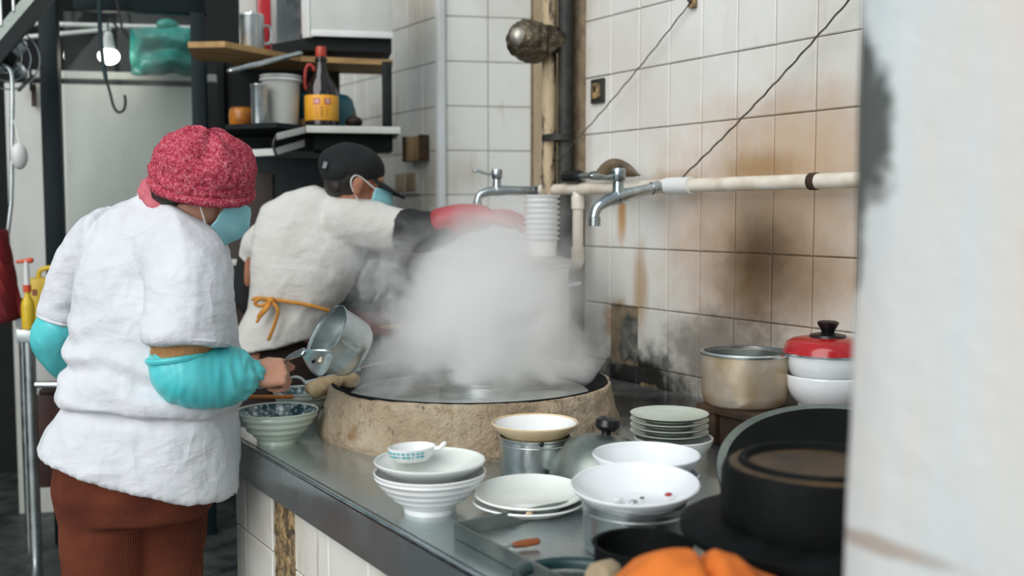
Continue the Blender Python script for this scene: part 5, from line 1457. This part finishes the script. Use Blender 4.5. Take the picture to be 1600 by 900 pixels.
for sx, dd in ((-1, -.02), (1, .08)):
    hp = Q(435 + 30 * sx, 560, dd); kx = V((hp.x, hp.y, .46))
    g.tube([hp, kx, V((hp.x, hp.y, .08))], [.09, .062, .04], 16)
    toe = (RIGHT * .8 + FWD * .6)
    g.tube([V((hp.x, hp.y, .045)) - toe * .04, V((hp.x, hp.y, .04)) + toe * .14], [.038, .032], 12)
SR, ER, WR_ = Q(572, 345, -.02), Q(672, 368, -.10), Q(752, 340, -.14)
g.tube([Q(530, 345, .0), SR, ER, ER.lerp(WR_, .5), WR_], [.06, .055, .045, .040, .028], 16)
SL, EL, WL = Q(405, 385, .10), Q(388, 450, .16), Q(560, 505, .16)
g.tube([Q(450, 370, .06), SL, EL, EL.lerp(WL, .5), WL], [.06, .052, .044, .04, .03], 16)
hd1 = (Q(815, 338, -.17) - WR_); hand_geo(g, WR_, hd1, UP, 1, (.35, .5, .4), .95)
robj('body', remesh(g, .006, 3), M_SKIN2, mn)
head_parts(mn, MC, MR); mask_part(mn, MC, MR, 1.05)
hg = Geo(); hg.ball(MC + MR @ V((0, -.03, .012)), (.083, .090, .085), MR, 16); hg.ball(MC + MR @ V((0, -.06, -.03)), (.066, .045, .05), MR, 12)
robj('hair', remesh(hg, .006, 2), M_HAIR, mn)
# cap
cg_ = Geo(); CC = MC + MR @ V((0, -.012, .04))
cg_.ball(CC + MR @ V((0, -.012, .012)), (.094, .112, .078), MR, 20); cg_.ball(CC + MR @ V((0, -.06, -.02)), (.083, .062, .055), MR, 16); cg_.ball(CC + MR @ V((0, -.095, .0)), (.06, .04, .05), MR, 12)
me = remesh(cg_, .006, 4); displace(me, lambda p, n: .005 * noise.noise(p * 15)); cap_ = robj('cap', me, M_BLACKCLOTH, mn)
def brimfn(u, v):
    a = (u - .5) * 2.2; L = .10 + .10 * v * math.cos(a * .62)
    return CC + MR @ V((math.sin(a) * (.082 + .012 * v), .0 + math.cos(a) * L, -.012 - .03 * v + .02 * v * (1 - math.cos(a))))
o = obj('cap_brim', Geo().grid(brimfn, 26, 10), M_BLACKCLOTH, cap_, fix=False); o.modifiers.new('t', 'SOLIDIFY').thickness = .006
obj('cap_buckle', G().obox(CC + MR @ V((.045, -.125, -.03)), (MR @ V((.0, .012, 0))), MR @ V((.012, -.0, 0)), MR @ V((0, 0, .022))), M_STEEL, cap_)
# jacket and apron
jg_ = Geo()
jg_.rings([mring(512, 300, .06, .05, .02, (1, -.3)), mring(503, 318, .13, .085, .02, (1, -.3)), mring(492, 348, .195, .11, .02, (1, -.3)), mring(482, 385, .20, .125, .01, (1, -.25)), mring(474, 425, .182, .13, .0, (1, -.2)), mring(464, 462, .165, .13, .0, (1, -.1)), mring(456, 482, .152, .125, .0, (1, .0)), mring(446, 505, .168, .135, .0, (1, .1)), mring(434, 538, .185, .145, .0, (1, .22))])
jg_.tube([Q(520, 345, .0), Q(565, 350, -.02), Q(602, 357, -.05), Q(628, 362, -.07)], [.10, .092, .082, .078], 24, smooth=4, cap=True)
jg_.tube([Q(450, 365, .06), Q(412, 378, .09), Q(398, 395, .12), Q(393, 408, .13)], [.085, .068, .055, .050], 22, smooth=4, cap=True)
me = remesh(jg_, .008, 5)
def md_(p, n):
    r = p.dot(RIGHT); f = p.dot(FWD); q = V((r, f, p.z)); dgn = r * .75 + p.z * .66; ac = r * .66 - p.z * .75
    return .009 * ridged(V((ac * 9, f * 6, dgn * 2.4 + 2))) * (.35 + max(-.2, noise.noise(q * 3))) + .005 * noise.noise(q * 12) + .002 * noise.noise(q * 30)
displace(me, md_); jk2 = robj('apron_jacket', me, M_JACKET2, mn)
# apron string with bow
sp_pts = [Q(x, y, dd) for x, y, dd in ((392, 472, -.03), (400, 466, -.10), (424, 468, -.142), (455, 472, -.150), (488, 478, -.147), (515, 486, -.12), (530, 490, -.06))]
sg = obj('waist_string', Geo().tube(sp_pts, .0065, 8, smooth=5), M_STRING, jk2)
kn = Q(424, 470, -.155)
obj('knot', G().ball(kn, (.014, .012, .014)), M_STRING, jk2)
obj('bow_loop', Geo().tube([kn, Q(408, 467, -.165), Q(398, 474, -.165), Q(408, 478, -.165), kn], .006, 8, smooth=5), M_STRING, jk2)
obj('bow_loop', Geo().tube([kn, Q(416, 484, -.17), Q(404, 496, -.17), Q(408, 488, -.17), kn], .006, 8, smooth=5), M_STRING, jk2)
obj('string_end', Geo().tube([kn, Q(434, 484, -.17), Q(430, 504, -.17), Q(420, 530, -.175)], .006, 8, smooth=5), M_STRING, jk2)
obj('string_end', Geo().tube([kn, Q(412, 486, -.17), Q(402, 502, -.17)], .006, 8, smooth=5), M_STRING, jk2)
# dark sleeves, gloves, trousers
og = Geo().tube([Q(615, 358, -.06), Q(640, 360, -.08), Q(668, 362, -.10), Q(696, 356, -.12)], [.068, .074, .072, .058], 24, smooth=4)
me = remesh(og, .006, 4); displace(me, lambda p, n: .008 * noise.noise(p * 18)); robj('dark_sleeve', me, M_BLACKCLOTH, mn)
og = Geo().tube([Q(393, 400, .13), Q(388, 440, .16), Q(392, 470, .17), Q(470, 490, .2), Q(556, 505, .16)], [.048, .054, .056, .052, .045], 22, smooth=4)
robj('dark_sleeve', remesh(og, .007, 4), M_BLACKCLOTH, mn)
gg = Geo().tube([Q(692, 350, -.12), Q(720, 342, -.135), WR_], [.058, .052, .044], 22, smooth=3)
d1, n1, t1 = hand_geo(gg, WR_, hd1, UP - FWD * .3, 1, (.45, .5, .35), 1.22, .05)
gg.tube([WR_ + d1 * .02 - FWD * .02, WR_ + d1 * .07 - FWD * .045 - UP * .015, WR_ + d1 * .11 - FWD * .05 - UP * .03], [.024, .018, .013], 12)
robj('red_glove', remesh(gg, .005, 2), M_REDGLOVE, mn)
gg = Geo().tube([Q(545, 504, .16), Q(575, 508, .14), WL + (Q(600, 512, .1) - WL) * .5], [.05, .048, .042], 20, smooth=3)
WL2 = Q(578, 506, .12)
d1, n1, t1 = hand_geo(gg, WL2, Q(630, 512, .06) - WL2, UP * .7 - FWD * .7, 1, (.9, 1.1, .7), 1.15)
gg.tube([WL2 + d1 * .02 + UP * .02, WL2 + d1 * .06 + UP * .04 - FWD * .02, WL2 + d1 * .09 + UP * .035 - FWD * .03], [.022, .017, .013], 12)
robj('red_glove', remesh(gg, .005, 2), pm('dark_red_glove', '#6e211b', '#541712', 8, .5), mn)
tg_ = Geo().rings([mring(440, 500, .14, .10, .02), mring(432, 560, .175, .13, .02), mring(432, 600, .17, .13, .02)])
for sx, dd in ((-1, -.02), (1, .08)):
    hp = Q(435 + 30 * sx, 590, dd); tg_.tube([hp, V((hp.x, hp.y, .46)), V((hp.x, hp.y, .1))], [.10, .085, .075], 20)
robj('trousers', remesh(tg_, .009, 4), M_DARKPANTS, mn)
for sx, dd in ((-1, -.02), (1, .08)):
    hp = Q(435 + 30 * sx, 590, dd); toe = (RIGHT * .8 + FWD * .6)
    me = remesh(Geo().tube([V((hp.x, hp.y, .07)) - toe * .04, V((hp.x, hp.y, .06)) + toe * .06, V((hp.x, hp.y, .045)) + toe * .17], [.055, .05, .042], 16), .008, 3)
    for v in me.vertices: v.co.z = max(v.co.z, .003)
    robj('shoe', me, M_SHOE, mn)
# stick in the lower glove and the grey rag hanging in front of him
s0, s1 = Q(592, 512, .08), Q(690, 505, -.06)
tag(obj('stirring_stick', Geo().tube([s0, s1], .0085, 8), M_WOOD, None, loc=s0), 'pale wooden stick held in the man\'s lower dark red glove', 'stick')
def ragfn(u, v):
    p = Q(556 + 62 * u - 8 * v * (u - .3), 405 + 68 * v - 22 * abs(u - .45) * v, .02)
    return p + FWD * (.03 * math.sin(u * 13 + v * 3)) + RIGHT * (.012 * math.sin(v * 7 + u * 5))
o = obj('grey_rag', Geo().grid(ragfn, 34, 24), M_GREYRAG, None, loc=Q(585, 440, .02), fix=False); o.modifiers.new('t', 'SOLIDIFY').thickness = .006
tag(o, 'limp grey rag hanging below the man\'s outstretched arm', 'rag')
# ------------------------------------------------------------------ steam rising from the wok
stc = SC + V((0, 0, .10))
def steam_geo():
    rs = []
    for z, r, ox in ((.022, .30, 0), (.05, .335, 0), (.12, .38, 0), (.22, .42, 0), (.36, .44, 0), (.48, .40, .02), (.58, .30, .03), (.66, .12, .04)):
        rs.append([SC + V((0, 0, .085 + z)) + RIGHT * (r * math.cos(2 * PI * i / 40) + ox) + FWD * (r * .85 * math.sin(2 * PI * i / 40)) for i in range(40)])
    return Geo().rings(rs)
def steam_mat():
    m = bpy.data.materials.new('white_steam'); m.use_nodes = True; t = NT.__new__(NT); t.m = m; t.t = m.node_tree
    t.t.nodes.remove(t.t.nodes['Principled BSDF']); t.out = t.t.nodes['Material Output']
    p = t.pos()
    # plume coordinates: r (to the right), f (away), z
    sub = t.n('ShaderNodeVectorMath'); sub.operation = 'SUBTRACT'; t.l(p, sub.inputs[0]); sub.inputs[1].default_value = tuple(SC + V((0, 0, .12)))
    mp = t.n('ShaderNodeMapping'); mp.inputs['Rotation'].default_value = (0, 0, YAW); t.l(sub.outputs[0], mp.inputs[0])
    # warp
    wn = t.n('ShaderNodeTexNoise'); wn.inputs['Scale'].default_value = 3.2; wn.inputs['Detail'].default_value = 3; t.l(mp.outputs[0], wn.inputs['Vector'])
    ws = t.n('ShaderNodeVectorMath'); ws.operation = 'SUBTRACT'; t.l(wn.outputs['Color'], ws.inputs[0]); ws.inputs[1].default_value = (.5, .5, .5)
    wm_ = t.n('ShaderNodeVectorMath'); wm_.operation = 'SCALE'; t.l(ws.outputs[0], wm_.inputs[0]); wm_.inputs['Scale'].default_value = .34
    wa = t.n('ShaderNodeVectorMath'); wa.operation = 'ADD'; t.l(mp.outputs[0], wa.inputs[0]); t.l(wm_.outputs[0], wa.inputs[1])
    sep = t.n('ShaderNodeSeparateXYZ'); t.l(wa.outputs[0], sep.inputs[0])
    z = sep.outputs['Z']
    wz = t.rng(z, 0, .42, .42, .25, False)
    cx = t.math('DIVIDE', t.math('SUBTRACT', sep.outputs['X'], t.rng(z, .1, .5, .04, .06)), wz)
    cy = t.math('DIVIDE', sep.outputs['Y'], .33)
    rad = t.math('SQRT', t.math('ADD', t.math('MULTIPLY', cx, cx), t.math('MULTIPLY', cy, cy)))
    env = t.rng(rad, 1.2, .42)
    top = t.math('MULTIPLY', t.rng(z, .56, .12), t.rng(z, -.01, .02))
    nz = t.noise(wa.outputs[0], 7.5, 7, .62)
    wis = t.rng(t.math('ADD', nz, t.math('MULTIPLY', t.math('SUBTRACT', env, .5), .38)), .43, .63)
    den = t.math('MULTIPLY', t.math('MULTIPLY', wis, t.math('MULTIPLY', env, top)), 10)
    den = t.math('ADD', den, t.math('MULTIPLY', t.math('MULTIPLY', env, top), .9))
    # a thinner drifting wisp on the left, by the man's rag
    wl = t.n('ShaderNodeVectorMath'); wl.operation = 'SUBTRACT'; t.l(wa.outputs[0], wl.inputs[0]); wl.inputs[1].default_value = (-.26, .05, .30)
    wd = t.n('ShaderNodeVectorMath'); wd.operation = 'DIVIDE'; t.l(wl.outputs[0], wd.inputs[0]); wd.inputs[1].default_value = (.17, .22, .24)
    wln = t.n('ShaderNodeVectorMath'); wln.operation = 'LENGTH'; t.l(wd.outputs[0], wln.inputs[0])
    d2 = t.math('MULTIPLY', t.math('MULTIPLY', t.rng(wln.outputs['Value'], 1, .3), t.rng(nz, .46, .62)), 8)
    v = t.n('ShaderNodeVolumePrincipled'); v.inputs['Color'].default_value = (.995, .995, .995, 1); v.inputs['Anisotropy'].default_value = .1
    t.l(t.math('ADD', den, d2), v.inputs['Density']); t.l(v.outputs[0], t.out.inputs['Volume'])
    return m
stm = obj('steam', steam_geo(), steam_mat(), None, loc=stc)
tag(stm, 'dense white steam billowing up from the boiling wok', 'steam', kind='stuff')
